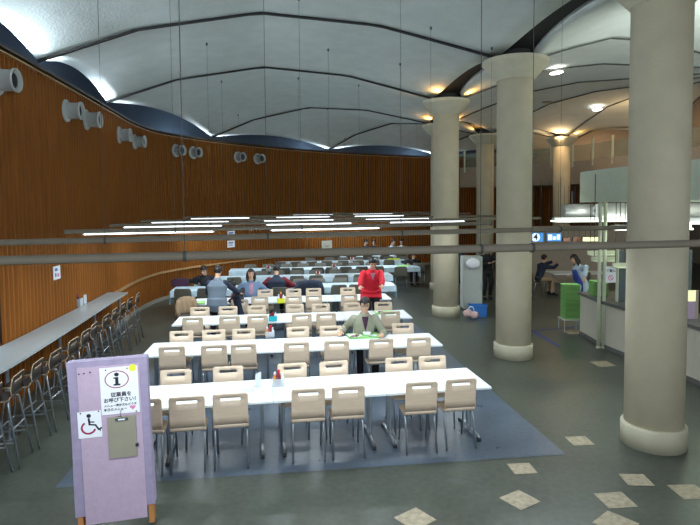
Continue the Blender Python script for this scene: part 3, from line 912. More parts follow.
for x0, x1, z0, z1 in ((-.028, .014, .006, .020), (-.014, .014, -.045, .02), (-.030, .030, -.058, -.042)):
    poly(bm, [(-iw * .06 + x0, yy - .0002, ih * .24 + z0), (-iw * .06 + x1, yy - .0002, ih * .24 + z0), (-iw * .06 + x1, yy - .0002, ih * .24 + z1), (-iw * .06 + x0, yy - .0002, ih * .24 + z1)])
child('information_symbol', bm, 'ink', info)
RX = (PI / 2, 0, 0)
text_mesh('printed_text', '従業員を', .046, 'ink', info, (.012, yy, -ih * .09), RX, bold=.0012)
text_mesh('printed_text', 'お呼び下さい！', .044, 'ink', info, (.01, yy, -ih * .205), RX, bold=.0012)
text_mesh('printed_text', 'メニュー表注文もどうぞ', .026, 'ink', info, (-.0, yy, -ih * .315), RX, bold=.0007)
text_mesh('printed_text', '本日のメニュー', .029, 'ink', info, (-.045, yy, -ih * .40), RX, bold=.0008)
bm = NB(); hp_ = []
for k in range(40):
    a = 2 * PI * k / 40; hx = 16 * math.sin(a) ** 3; hz = 13 * math.cos(a) - 5 * math.cos(2 * a) - 2 * math.cos(3 * a) - math.cos(4 * a)
    hp_.append((.105 + hx * .0016, yy, -ih * .385 + hz * .0015))
poly(bm, hp_); child('printed_heart', bm, 'pink_ink', info)
bm = NB(); sp_ = []
for k in range(24):
    a = 2 * PI * k / 24; r_ = .036 if k % 2 else .030
    sp_.append((iw * .37 + r_ * math.cos(a), yy - .001, ih * .455 + r_ * math.sin(a)))
poly(bm, sp_); child('yellow_sticker', bm, 'yellow', info)
wc, ww, wh = sheet('wheelchair_sheet', 77, 410, 102, 436, 'paper', y=-.0092)
bm = NB()
disc2d(bm, -.005, wh * .33, .019, .019, yy)
def stroke(bm, pts, wd):
    for a, b in zip(pts, pts[1:]):
        a = Vector(a); b = Vector(b); d = (b - a).normalized(); nn = Vector((-d.y, d.x)) * wd / 2
        poly(bm, [(v.x, yy, v.y) for v in (a - nn - d * wd * .3, b - nn + d * wd * .3, b + nn + d * wd * .3, a + nn - d * wd * .3)])
stroke(bm, [(-.006, wh * .22), (-.002, .0)], .018); stroke(bm, [(-.002, wh * .10), (.038, wh * .08)], .012)
stroke(bm, [(-.002, .0), (.048, -.008), (.074, -.052), (.098, -.040)], .015)
child('wheelchair_symbol', bm, 'ink', wc)
bm = NB(); ring2d(bm, -.012, -.03, .066, .062, .017, yy, yy, R(120), R(345)); child('wheel_arc', bm, 'red_ink', wc)
cb = None
bm = NB(); a_ = SG(107, 416.5); b_ = SG(138, 458)
cw_, ch_ = b_[0] - a_[0], a_[1] - b_[1]
box(bm, (0, 0, 0), (cw_, .006, ch_)); cb = obj('clipboard', bm, 'clip', sg, bevel=.002); cb.location = ((a_[0] + b_[0]) / 2, -.017, (a_[1] + b_[1]) / 2); cb.rotation_euler = (0, R(.6), 0)
bm = NB(); bx(bm, -.055, .055, -.010, -.003, ch_ / 2 - .038, ch_ / 2 - .014); child('clip', bm, 'dark_steel', cb)
bm = NB(); bx(bm, -.030, .030, -.013, -.009, ch_ / 2 - .032, ch_ / 2 - .020); child('clip_plate', bm, 'paper', cb)
bm = NB(); tube(bm, [(0, -.006, ch_ / 2 - .02), (-.01, -.006, ch_ / 2 + .03), (.004, -.004, ch_ / 2 + .075)], .0025, 6); child('string', bm, 'dark_steel', cb)
bm = NB(); bx(bm, cw_ / 2 - .012, cw_ / 2 + .014, -.009, .004, -ch_ * .26, -ch_ * .19); child('binder_clip', bm, 'rubber', cb)
bm = NB(); a_ = SG(114, 415.2); b_ = SG(141, 414)
bx(bm, a_[0], b_[0], -.0128, -.012, a_[1] - .004, a_[1] + .010); obj('tape_strip', bm, 'pink_cloth', sg)
for px, py in ((79, 370.5), (84, 370), (90, 369), (105.5, 367.5), (127, 366), (80.5, 411), (98.5, 409.5), (136.5, 411), (100, 429)):
    u, w_ = SG(px, py); bm = NB(); tube(bm, [(u, -.010, w_), (u, -.016, w_)], .006, 10); obj('pin', bm, 'rubber', sg)

# ------------------------------------------------------------------ things on the tables
def make_caddy(body, bottles, wd=.15, dp=.10, h=.10):
    t = thing('condiment_caddy', 'caddy', 'caddy')
    bm = NB(); bx(bm, -wd / 2, wd / 2, -dp / 2, dp / 2, .001, .008)
    for x in (-wd / 2, wd / 2): bx(bm, x - .003, x + .003, -dp / 2, dp / 2, .008, h)
    for y in (-dp / 2, dp / 2): bx(bm, -wd / 2, wd / 2, y - .003, y + .003, .008, h)
    obj('holder', bm, body, t)
    for i, (x, y, r, hh, m, cm) in enumerate(bottles):
        bm = NB(); lathe(bm, [(r, .009), (r * 1.03, hh * .35), (r, hh * .65), (r * .55, hh * .8), (r * .5, hh * .84)], 16, (x, y, 0)); b = obj('bottle', bm, m, t, smooth=True)
        bm = NB(); lathe(bm, [(r * .62, hh * .83), (r * .6, hh), (r * .3, hh + .006)], 14, (x, y, 0)); obj('cap', bm, cm, b)
    return t
BT = [(-.045, .02, .022, .17, 'orange', 'paper'), (.005, .01, .026, .20, 'darkred', 'red'), (.048, .018, .022, .16, 'white_cloth', 'paper'), (-.02, -.026, .018, .15, 'food', 'darkred')]
def cad(px, py, h, body, lab, sc=1.0, b=BT):
    p = at(px, py, h); t = make_caddy(body, b); t.location = (p.x, p.y, p.z + .002); t.rotation_euler = (0, 0, TH); t.scale = (sc,) * 3
    t['label'] = lab; t['group'] = 'condiment caddies'
    return t
cad(278.5, 386, TZ, 'acrylic', 'clear condiment caddy with dark red and orange bottles on the nearest table row')
cad(270, 337, TZ, 'acrylic', 'condiment caddy with red bottles on the second table row', 1.0)
cad(273, 321, TZ, 'bottleteal', 'turquoise condiment caddy on the third table row', 1.05, [(-.045, .02, .022, .17, 'darkred', 'ink'), (.0, .01, .026, .21, 'darkred', 'ink'), (.048, .018, .022, .15, 'paper', 'paper')])
cad(281, 303, TZ, 'bottleyellow', 'yellow condiment caddy on the fourth table row', 1.15, [(-.045, .02, .022, .17, 'paper', 'paper'), (.0, .01, .026, .22, 'darkred', 'orange'), (.048, .018, .022, .16, 'white_cloth', 'paper')])
cad(75.5, 306.5, 1.0, 'acrylic', 'condiment caddy with dark red bottles on the window counter', 1.6, [(-.045, .02, .034, .16, 'darkred', 'plum'), (.03, -.02, .03, .15, 'plum', 'darkred'), (-.03, -.03, .03, .13, 'darkred', 'plum')])
for k, (px, py) in enumerate([(315, 287.5), (318, 277.5), (334, 270), (268.5, 271.5), (352, 262)]):
    cad(px, py, TZ + .006, 'acrylic', 'small caddy with white and dark red bottles in the dark-chair rows, %s from the camera' % ORD[k], 1.1)
# folded acrylic menu stand
def menu_stand(px, py, lab, w_=.10, h_=.17, h=TZ, rot=0.0):
    p = at(px, py, h); t = thing('menu_stand', lab, 'menu stand', (p.x, p.y, p.z + .002), TH + rot)
    bm = NB(); bx(bm, -w_ / 2, w_ / 2, -.035, .035, 0, .004); bx(bm, -w_ / 2, w_ / 2, -.003, .003, .004, h_); obj('acrylic_holder', bm, 'acrylic', t)
    bm = NB(); bx(bm, -w_ / 2 + .008, w_ / 2 - .008, .0035, .0050, .012, h_ - .01); obj('menu_card', bm, 'paper', t)
    return t
menu_stand(258.5, 386, 'clear upright menu stand on the nearest table row, left of the caddy', rot=R(50))
menu_stand(83.5, 304, 'white menu card standing beside the caddy on the window counter', .13, .19, 1.0, rot=R(30))
def flat_card(px, py, lab):
    p = at(px, py, TZ); t = thing('acrylic_tray', lab, 'tray', (p.x, p.y, TZ + .002), TH + R(8))
    bm = NB(); bx(bm, -.14, .14, -.035, .035, 0, .004); obj('base', bm, 'acrylic', t)
    bm = NB(); bx(bm, -.14, .14, .032, .036, .004, .03); obj('rim', bm, 'acrylic', t)
flat_card(251, 391, 'low clear acrylic holder lying on the nearest table row')

def tray(loc, rz, lab, m='green', w_=.40, d_=.29, group=None, nm='tray'):
    t = obj(nm, traymesh(w_, d_), m); t.location = loc; t.rotation_euler = (0, 0, rz); tag(t, lab, 'tray', group)
    return t
def traymesh(w_, d_, h=.022):
    bm = NB(); pts = []
    for (sx, sy) in ((1, 1), (-1, 1), (-1, -1), (1, -1)):
        a0 = {(1, 1): 0, (-1, 1): 90, (-1, -1): 180, (1, -1): 270}[(sx, sy)]
        for k in range(5):
            a = R(a0 + k * 22.5); pts.append((sx * (w_ / 2 - .04) + .04 * math.cos(a), sy * (d_ / 2 - .04) + .04 * math.sin(a)))
    def rg(s, z): return [bm.verts.new((x * s, y * s, z)) for x, y in pts]
    R0 = rg(.93, 0); R1 = rg(1.0, h); R2 = rg(.985, h); R3 = rg(.92, .004); n = len(pts)
    for A, B in ((R0, R1), (R1, R2), (R2, R3)):
        for i in range(n): bm.faces.new((A[i], A[(i + 1) % n], B[(i + 1) % n], B[i]))
    bm.faces.new(list(reversed(R0))); bm.faces.new(R3); return bm
def plate(loc, r, lab, food=True):
    t = thing('plate', lab, 'plate', loc)
    bm = NB(); lathe(bm, [(r * .55, 0), (r, .018), (r * .98, .021), (r * .55, .005)], 28); obj('dish', bm, 'paper', t, smooth=True)
    if food:
        bm = NB()
        for k in range(7): ell(bm, (random.uniform(-.5, .5) * r, random.uniform(-.5, .5) * r, .018), (r * .22, r * .17, .012), seg=10, ring=6)
        obj('food', bm, 'food', t, smooth=True)
    return t
def bowl(loc, r, lab):
    t = thing('bowl', lab, 'bowl', loc)
    bm = NB(); lathe(bm, [(r * .4, 0), (r * .8, .025), (r, .06), (r * .95, .06), (r * .75, .028), (r * .3, .008)], 28); obj('dish', bm, 'paper', t, smooth=True)
    bm = NB(); lathe(bm, [(r * .1, .047), (r * .86, .045), (r * .86, .046), (.001, .049)], 24); obj('rice', bm, 'white_cloth', t, smooth=True)
p = at(363, 336.5, TZ); q = (p.x, p.y)
tray((q[0], q[1], TZ + .002), TH, 'green cafeteria tray with a meal before the man in the sage cardigan', 'green', .56, .34)
plate((q[0] - .14, q[1] - .03, TZ + .007), .12, 'white plate of food on the green tray before the man in the cardigan')
bowl((q[0] + .07, q[1] + .04, TZ + .007), .075, 'white rice bowl on the green tray before the man in the cardigan')
plate((q[0] + .17, q[1] - .03, TZ + .007), .065, 'small white side dish on the right of the green tray', False)
p = at(384, 313, TZ); tray((p.x, p.y, TZ + .002), TH, 'green tray with dishes on the third table row before the man in red', 'lime', .42, .30)
plate((p.x - .08, p.y, TZ + .007), .10, 'white plate on the tray before the man in red'); plate((p.x + .1, p.y + .02, TZ + .007), .06, 'little white dish on the tray before the man in red', False)
p = at(196, 303.5, TZ); tray((p.x, p.y, TZ + .002), TH + R(6), 'bright green tray on the left end of the fourth table row', 'lime', .42, .32)
p = at(404, 267, TZ); tray((p.x, p.y + .25, TZ + .008), TH, 'green tray before the student in black at the aisle end', 'lime', .46, .34)
p = at(206, 283, TZ); tray((p.x, p.y, TZ + .008), TH, 'green tray before the man in black on the first dark-chair row', 'lime', .44, .32)
p = at(394, 259.5, TZ); tray((p.x, p.y, TZ + .008), TH, 'yellow tray on the third dark-chair row', 'yellow', .5, .34)
p = at(179, 287, TZ); bm = NB(); bx(bm, -.24, .24, -.10, .10, .0, .19); bx(bm, -.22, .22, -.09, .09, .19, .21)
t = thing('dark_bag', 'dark brown box-shaped bag on the left end of the first dark-chair row', 'bag', (p.x, p.y + .15, TZ + .006), TH); obj('bag_body', bm, 'darkred', t, bevel=.02)
bm = NB(); tube(bm, bend([(-.1, 0, .2), (-.08, 0, .27), (.08, 0, .27), (.1, 0, .2)], .04), .008, 8); obj('handle', bm, 'rubber', t)
t.children[0].data.materials[0] = MT['plum']

# ------------------------------------------------------------------ soft things draped over chairs
def draped(name, lab, px, b, m, hw_=.26, drop=.30, z=.83, extra=None, cat='coat', lean=0):
    """a coat hung over a chair back: front and rear flap with a rounded top"""
    a = a_at(px, b - .25, .8); t = thing(name, lab, cat, F(a, b - .25, 0), TH)
    bm = NB(); rows = []
    prof = [(-.075, z - drop), (-.085, z - drop * .6), (-.07, z - .08), (-.045, z - .01), (0, z + .035), (.045, z), (.07, z - .08), (.075, z - drop * .55)]
    for i in range(15):
        u = i / 14 * 2 - 1; k = 1 - .35 * abs(u) ** 2.5; row = []
        for j, (y, zz) in enumerate(prof):
            wv = .012 * math.sin(i * 1.9 + j)
            row.append(bm.verts.new((u * hw_ * (1 + .12 * (1 - j / 4) if j < 4 else 1), y + wv, zz * 1.0 - (1 - k) * .16 + wv * .5)))
        rows.append(row)
    for i in range(14):
        for j in range(len(prof) - 1): bm.faces.new((rows[i][j], rows[i][j + 1], rows[i + 1][j + 1], rows[i + 1][j]))
    o = obj('cloth', bm, m, t, smooth=True); s = o.modifiers.new('thick', 'SOLIDIFY'); s.thickness = .025; s.offset = 1
    ss = o.modifiers.new('sub', 'SUBSURF'); ss.levels = 1; ss.render_levels = 1
    for sx in (-1, 1):
        bm = NB(); tube(bm, bend([(sx * hw_ * .85, -.06, z - .05), (sx * hw_ * 1.02, -.10, z - drop * .6), (sx * hw_ * .8, -.115, z - drop * 1.25)], .08), [.055] * 11, 10)
        obj('sleeve', bm, m, t, smooth=True)
    return t
draped('hanging_coat', 'dark navy winter coat slung over a chair of the first dark-chair row', 309, 8.8 - .02, 'navy', .36, .40, .94)
draped('hanging_coat', 'tan coat slung over the leftmost chair of the fourth beige-chair row', 187, 6.65 + .11, 'tan', .20, .34, .90)
pc.put(F(a_at(187, 6.65 - .12, .75), 6.65 + .13), TH, 'beige plywood chair under the tan coat at the left end of the fourth beige-chair row', 'beige plywood chairs at the white tables')

# ------------------------------------------------------------------ people
def ik(A, B, l1, l2, pole):
    d = B - A; L = min(d.length, (l1 + l2) * .998); d.normalize()
    if (B - A).length > L: B = A + d * L
    x = (l1 * l1 - l2 * l2 + L * L) / (2 * L); h = math.sqrt(max(0, l1 * l1 - x * x))
    pn = pole - d * pole.dot(d); pn.normalize()
    return A + d * x + pn * h, B
def vox(o, size, sm=3):
    r = o.modifiers.new('weld', 'REMESH'); r.mode = 'VOXEL'; r.voxel_size = size; r.use_smooth_shade = True
    if sm:
        s = o.modifiers.new('soft', 'SMOOTH'); s.iterations = sm; s.factor = .5
def person(lab, pos, yaw, sit=True, s=1.0, lean=8, tilt=0, hp=10, hyaw=0, hands=None, top='black', sleeves=None, legs='black', shoes='black',
           hair='short', v=None, vdeep=.26, fine=.010, seat=.45, puff=1.0, group=None, knees=None, glasses=False, apron=None, feet=None, twist=0, hands_world=True, collar=None, pole=(1.0, -.35, -.45)):
    root = thing('person', lab, 'person', pos, yaw, group)
    inv = Matrix.Rotation(-yaw, 3, 'Z')
    def loc(w_): return inv @ (Vector(w_) - Vector(pos))
    P = Vector((0, 0, (seat + .105) if sit else .93 * s))
    Rt = Matrix.Rotation(-R(lean), 3, 'X') @ Matrix.Rotation(R(tilt), 3, 'Y') @ Matrix.Rotation(R(twist), 3, 'Z')
    T = lambda x, y, z: P + Rt @ (Vector((x, y, z)) * s)
    neck = T(0, -.005, .50)
    Rh = Rt @ Matrix.Rotation(R(lean) * .75, 3, 'X') @ Matrix.Rotation(R(hyaw), 3, 'Z') @ Matrix.Rotation(-R(hp), 3, 'X')
    Hc = neck + Rh @ Vector((0, .022 * s, .175 * s)); HD = lambda x, y, z: Hc + Rh @ (Vector((x, y, z)) * s)
    up = Rt @ Vector((1, 0, 0))
    def torso(bm, g=0.0, pf=1.0):
        tube(bm, [T(0, 0, -.10), T(0, 0, -.02), T(0, .0, .10), T(0, .005, .22), T(0, .0, .34), T(0, -.008, .42), T(0, -.01, .47)],
             [(.12 + g) * s, (.168 + g) * s * (1 + (pf - 1) * .6), (.148 + g) * s * pf, (.158 + g) * s * pf, (.178 + g) * s * pf, (.165 + g) * s, (.09 + g) * s], 24, squash=(1, .66), up=up)
    sh = [T(-.175, -.01, .405), T(.175, -.01, .405)]
    hip = [P + Vector((-.09 * s, 0, -.02)), P + Vector((.09 * s, 0, -.02))]
    if sit:
        kn = [Vector((-.12 * s, .43 * s, seat + .06)), Vector((.12 * s, .43 * s, seat + .06))]
        an = [Vector((-.12 * s, .40 * s, .085)), Vector((.12 * s, .40 * s, .085))]
        if feet: an = [Vector(f_) for f_ in feet]
    else:
        an = [Vector((-.10 * s, -.01, .085)), Vector((.11 * s, .03, .085))]
        if feet: an = [Vector(f_) for f_ in feet]
        kn = []
        for i in (0, 1):
            k_, a2 = ik(hip[i], an[i], .425 * s, .43 * s, Vector((0, 1, 0))); kn.append(k_); an[i] = a2
    el = []; wr = []
    if hands and hands[0] is not None and hands[1] is not None and loc(hands[0]).x > loc(hands[1]).x: hands = [hands[1], hands[0]]
    for i in (0, 1):
        sg_ = -1 if i == 0 else 1
        tgt = loc(hands[i]) if (hands and hands[i] is not None) else Vector((sg_ * .24 * s, .10, P.z - .06 if not sit else seat + .22))
        d = (tgt - sh[i]); reach = d.length
        hd_ = d.normalized(); wt = tgt - Vector((hd_.x * .09, hd_.y * .09, hd_.z * .02)) * s
        e, w_ = ik(sh[i], wt, .285 * s, .255 * s, Vector((sg_ * pole[0], pole[1], pole[2]))); el.append(e); wr.append(w_)
    arms = None
    # ---- body, one continuous skin surface
    bm = NB(); torso(bm, -.006)
    tube(bm, [neck - Rh @ Vector((0, 0, .05 * s)), neck + Rh @ Vector((0, .006, .06 * s)), HD(0, -.02, -.05)], [.062 * s, .052 * s, .052 * s], 16)
    ell(bm, HD(0, -.008, .02), (.076 * s, .094 * s, .098 * s), Rh); ell(bm, HD(0, .022, -.045), (.056 * s, .064 * s, .068 * s), Rh)
    ell(bm, HD(0, .062, -.085), (.026 * s, .022 * s, .020 * s), Rh)
    tube(bm, [HD(0, .083, .018), HD(0, .100, -.014), HD(0, .092, -.024)], [.008 * s, .013 * s, .011 * s], 10)
    for sx in (-1, 1):
        ell(bm, HD(sx * .077, -.008, -.005), (.010 * s, .020 * s, .031 * s), Rh)
        ell(bm, HD(sx * .030, .068, .030), (.022 * s, .016 * s, .008 * s), Rh)
        ell(bm, HD(sx * .038, .055, -.025), (.024 * s, .022 * s, .022 * s), Rh)
    for i in (0, 1):
        sg_ = -1 if i == 0 else 1
        ell(bm, sh[i], (.058 * s,) * 3); tube(bm, [sh[i], sh[i].lerp(el[i], .5), el[i], el[i].lerp(wr[i], .4), wr[i]], [.052 * s, .045 * s, .038 * s, .036 * s, .026 * s], 14)
        ell(bm, el[i], (.038 * s,) * 3)
        tube(bm, [hip[i], hip[i].lerp(kn[i], .5), kn[i], kn[i].lerp(an[i], .4), an[i]], [.086 * s, .074 * s, .056 * s, .053 * s, .036 * s], 14); ell(bm, kn[i], (.056 * s,) * 3)
        tube(bm, [an[i] + Vector((0, -.05, -.035)), an[i] + Vector((0, .10, -.05)), an[i] + Vector((0, .17, -.06))], [.034 * s, .034 * s, .022 * s], 12)
        # hand: palm, four fingers, thumb
        fd = (wr[i] - el[i]).normalized(); fd = Vector((fd.x, fd.y, fd.z * .35)).normalized()
        sd_ = fd.cross(Vector((0, 0, 1))).normalized(); nz__ = sd_.cross(fd).normalized(); thumb = -sg_
        Mh = Matrix((sd_, fd, nz__)).transposed()
        ell(bm, wr[i] + fd * .05 * s, (.040 * s, .052 * s, .017 * s), Mh); tube(bm, [wr[i], wr[i] + fd * .05 * s], [.027 * s, .026 * s], 12)
        for k, (off, ln) in enumerate(((-.030, .062), (-.010, .074), (.011, .070), (.030, .054))):
            ln = ln if thumb * off * -1 > -9 else ln
            b0 = wr[i] + (sd_ * off * -thumb + fd * .078) * s
            tube(bm, [b0, b0 + (fd * ln * .45 + nz__ * .002) * s, b0 + (fd * ln * .8 - nz__ * .012) * s, b0 + (fd * ln - nz__ * .026) * s], [.0095 * s, .009 * s, .0085 * s, .007 * s], 8)
        t0 = wr[i] + (sd_ * .026 * thumb + fd * .028) * s
        tube(bm, [t0, t0 + (sd_ * .030 * thumb + fd * .026) * s, t0 + (sd_ * .036 * thumb + fd * .055 - nz__ * .008) * s], [.014 * s, .011 * s, .009 * s], 8)
    o = obj('body', bm, 'skin', root); vox(o, min(fine, .0075) if fine < .011 else fine, 2)
    # ---- clothes
    g = .014
    bm = NB(); torso(bm, g, puff)
    for i in (0, 1):
        sl = NB() if sleeves else bm
        wend = el[i].lerp(wr[i], .93)
        if sleeves: ell(bm, sh[i], (.066 * s,) * 3)
        ell(sl, sh[i], ((.058 + g) * s * (1.0 if not sleeves else .95),) * 3)
        tube(sl, [sh[i], sh[i].lerp(el[i], .5), el[i], el[i].lerp(wend, .5), wend], [(.060 + g) * s, (.053 + g) * s, (.048 + g) * s, (.044 + g) * s, (.034 + g) * s], 16); ell(sl, el[i], ((.048 + g) * s,) * 3)
        if sleeves: o2 = obj('sleeve', sl, sleeves, root); vox(o2, fine, 3)
    if not sit: tube(bm, [T(0, 0, .06), T(0, 0, -.06), P + Vector((0, .03, -.17 * s))], [(.165 + g) * s * puff, (.172 + g) * s * puff, (.178 + g) * s * puff], 24, squash=(1, .74), up=up)
    tube(bm, [neck - (Rt @ Vector((0, 0, .05))) * s, neck + (Rt @ Vector((0, 0, .02))) * s], [.10 * s, .068 * s], 18)
    o = obj('top', bm, top, root); vox(o, fine, 3)
    if v:
        bm = NB(); pv = None
        for j in range(9):
            q = j / 8; z = .47 - vdeep * q; w_ = (.062 * (1 - q) ** .9 + .002) if vdeep < .35 else .05
            rz_ = .158 + (.178 - .158) * (z - .22) / .12 if z < .34 else .178 + (.12 - .178) * (z - .34) / .13
            fy = (rz_ * puff + g) * .66 + .006 + (.0 if z < .4 else .006)
            cur = [bm.verts.new(T(x * w_, fy * math.sqrt(max(.2, 1 - (x * w_ / rz_) ** 2)) - .004, z)) for x in (-1, -.5, 0, .5, 1)]
            if pv:
                for k in range(4): bm.faces.new((pv[k], pv[k + 1], cur[k + 1], cur[k]))
            pv = cur
        o = obj('shirt', bm, v, root, smooth=True); m = o.modifiers.new('t', 'SOLIDIFY'); m.thickness = .006; m.offset = 0
        if collar:
            for sx in (-1, 1):
                bm = NB(); pts = []
                for j in range(9):
                    q = j / 8; z = .475 - vdeep * 1.02 * q; w_ = .066 * (1 - q) ** .9 + .004
                    rz_ = .158 + (.178 - .158) * (z - .22) / .12 if z < .34 else .178 + (.12 - .178) * (z - .34) / .13
                    pts.append(T(sx * w_, (rz_ * puff + g) * .66 + .004, z))
                tube(bm, pts, .011 * s, 8); obj('collar_band', bm, collar, root, smooth=True)
    if apron:
        bm = NB(); pv = None
        for j in range(12):
            q = j / 11; z = .40 - 1.0 * q; w_ = .10 + .07 * min(1, q * 3)
            rr = (.178 + g + .012) * (1.0 if z > 0 else 1.06)
            cur = []
            for x in (-1, -.5, 0, .5, 1):
                pt = T(x * w_, rr * .66 * math.sqrt(max(.1, 1 - (x * w_ / rr) ** 2)) + .012, max(z, -.05))
                if z < -.05: pt = pt + Vector((0, 0, (z + .05) * s))
                cur.append(bm.verts.new(pt))
            if pv:
                for k in range(4): bm.faces.new((pv[k], pv[k + 1], cur[k + 1], cur[k]))
            pv = cur
        o = obj('apron', bm, apron, root, smooth=True); m = o.modifiers.new('t', 'SOLIDIFY'); m.thickness = .008
    bm = NB()
    tube(bm, [P + Vector((0, 0, -.09 * s)), P + Vector((0, 0, .05 * s))], [.15 * s, .17 * s], 20, squash=(1, .68), up=(1, 0, 0))
    for i in (0, 1):
        tube(bm, [hip[i], hip[i].lerp(kn[i], .5), kn[i], kn[i].lerp(an[i], .5), an[i].lerp(kn[i], .06)], [.096 * s, .085 * s, .070 * s, .064 * s, .056 * s], 16); ell(bm, kn[i], (.069 * s,) * 3)
    o = obj('trousers', bm, legs, root); vox(o, max(fine, .011), 3)
    for i in (0, 1):
        bm = NB(); tube(bm, [an[i] + Vector((0, -.065, -.04)), an[i] + Vector((0, 0, -.035)), an[i] + Vector((0, .11, -.045)), an[i] + Vector((0, .19, -.055))], [.040 * s, .046 * s, .042 * s, .024 * s], 14)
        o = obj('shoe', bm, shoes, root, smooth=True)
    # ---- hair and face
    bm = NB(); q = bmesh.ops.create_uvsphere(bm, u_segments=28, v_segments=20, radius=1.0)
    for v__ in bm.verts:
        c = v__.co; j_ = random.uniform(-.02, .045)
        v__.co = Vector((c.x * (.087 + j_ * .08), -.014 + c.y * (.103 + j_ * .08), .026 + c.z * (.101 + j_ * .08)))
    kill = [f for f in bm.faces if (f.calc_center_median().y > .028 and f.calc_center_median().z < .052 + random.uniform(-.008, .012)) or f.calc_center_median().z < -.055 or (f.calc_center_median().y > -.005 and f.calc_center_median().z < -.012)]
    bmesh.ops.delete(bm, geom=kill, context='FACES')
    for v__ in bm.verts: v__.co = HD(*v__.co)
    cap_o = obj('hair', bm, 'hair', root, smooth=True)
    m = cap_o.modifiers.new('thick', 'SOLIDIFY'); m.thickness = .014 * s; m.offset = -1
    bm = NB()
    if hair == 'long':
        for sx in (-1, 1): tube(bm, [HD(sx * .055, -.0, .06), HD(sx * .083, -.005, -.02), HD(sx * .088, .0, -.11), HD(sx * .075, .01, -.19)], [.036 * s, .036 * s, .036 * s, .018 * s], 12)
        tube(bm, [HD(0, -.06, .03), HD(0, -.085, -.08), HD(0, -.08, -.20)], [.075 * s, .072 * s, .045 * s], 14, squash=(1, .6), up=Rh @ Vector((1, 0, 0)))
    if hair == 'long': o = obj('long_hair', bm, 'hair', root); vox(o, max(.008, fine), 1)
    else: bm.free()
    for sx in (-1, 1):
        bm = NB(); ell(bm, HD(sx * .030, .0835, .012), (.011 * s, .006 * s, .005 * s), Rh, 12, 8); obj('eye', bm, 'eye', root, smooth=True)
        bm = NB(); tube(bm, [HD(sx * .014, .089, .031), HD(sx * .030, .087, .036), HD(sx * .047, .076, .031)], .0038 * s, 6); obj('eyebrow', bm, 'hair', root)
    bm = NB(); ell(bm, HD(0, .084, -.052), (.021 * s, .006 * s, .006 * s), Rh, 12, 8); obj('mouth', bm, 'lips', root, smooth=True)
    if glasses:
        bm = NB()
        for sx in (-1, 1):
            pts = [HD(sx * .031 + .022 * math.cos(a), .100, .012 + .015 * math.sin(a)) for a in [2 * PI * k / 14 for k in range(15)]]; tube(bm, pts, .002, 6, caps=False)
            tube(bm, [HD(sx * .053, .098, .014), HD(sx * .080, .0, .012)], .002, 6)
        tube(bm, [HD(-.009, .1, .014), HD(.009, .1, .014)], .002, 6); obj('glasses', bm, 'dark_steel', root)
    return root

FC = TH + PI
def seatpt(px, b, z=.7): return F(a_at(px, b, z), b)
# man in the cardigan, second row far side
person('man in a sage grey V-neck cardigan eating at the second table row', seatpt(364, 2.14 + DEP + .17, 1.0), FC, s=1.06, lean=6, hp=16, hands=[at(337, 333.5, TZ + .035), at(384, 336, TZ + .05)],
       top='sage', legs='black', v='plum', vdeep=.27, collar='sage', fine=.0095, seat=.455, puff=1.0, glasses=True, pole=(.55, -.5, -.7))
# man in red
pr2 = F(a_at(371, 6.05, 1.0), 6.05)
person('man in a red zip fleece bending over the chairs of the third table row', (pr2.x, pr2.y, 0), FC, sit=False, s=1.10, lean=20, hp=26, hands=[at(355, 309, .90), at(386, 309.5, .90)],
       top='red', legs='black', v='pinkshirt', vdeep=.15, fine=.0105, puff=1.22, collar='red', pole=(1.3, -.3, -.25))
# man in a grey vest, seen from behind
person('man in a grey down vest standing with his back turned at the fourth table row', (-2.92, 12.15, 0), TH - R(8), sit=False, s=.99, lean=7, hp=14, hyaw=-10, hands=[(-3.05, 12.6, .95), (-2.45, 12.65, 1.0)],
       top='greyvest', sleeves='navy', legs='black', fine=.011, puff=1.22)
person('dark-haired youngster in dark jacket with red trim beside the grey vest man', seatpt(240, 6.65 - .30, .9), TH + R(95), s=1.0, lean=10, hp=22, hands=[seatpt(228, 6.75) + Vector((0, 0, .76)), seatpt(240, 6.8) + Vector((0, 0, .76))],
       top='navy', sleeves='black', legs='black', v='redorange', collar='redorange', fine=.012, hair='short', puff=1.15)
person('long-haired woman in an open denim jacket and pink shirt behind the fourth table row', seatpt(251, 6.65 + DEP + .22, 1.0), FC + R(6), s=1.07, lean=2, hp=2, hands=[at(246.5, 293.5, TZ + .04), at(256.5, 293, TZ + .06)],
       top='denim', legs='navy', v='pinkshirt', vdeep=.42, hair='long', fine=.010, seat=.46)
person('person in padded navy vest with maroon sleeves seen from behind, first dark-chair row', seatpt(276.5, 8.8 - .2, 1.0), TH, s=1.10, lean=16, hp=24, hands=[seatpt(269, 8.95) + Vector((0, 0, .77)), seatpt(287, 8.95) + Vector((0, 0, .77))],
       top='navy', sleeves='maroon', legs='black', fine=.012, puff=1.3)
person('man in black leaning over the far side of the first dark-chair row', seatpt(207.5, 8.8 + DEP + .2, 1.0), FC - R(10), s=1.07, lean=24, hp=26, hands=[at(199.5, 284, TZ + .05), at(209, 284, TZ + .05)],
       top='black', legs='black', fine=.012)
person('student in black seated at the aisle end of the third dark-chair row', seatpt(412, 13.2 + DEP + .05, 1.0), FC, s=.93, lean=30, hp=20, hands=[seatpt(406, 13.85) + Vector((0, 0, .77)), seatpt(417, 13.85) + Vector((0, 0, .77))],
       top='black', legs='black', fine=.013)
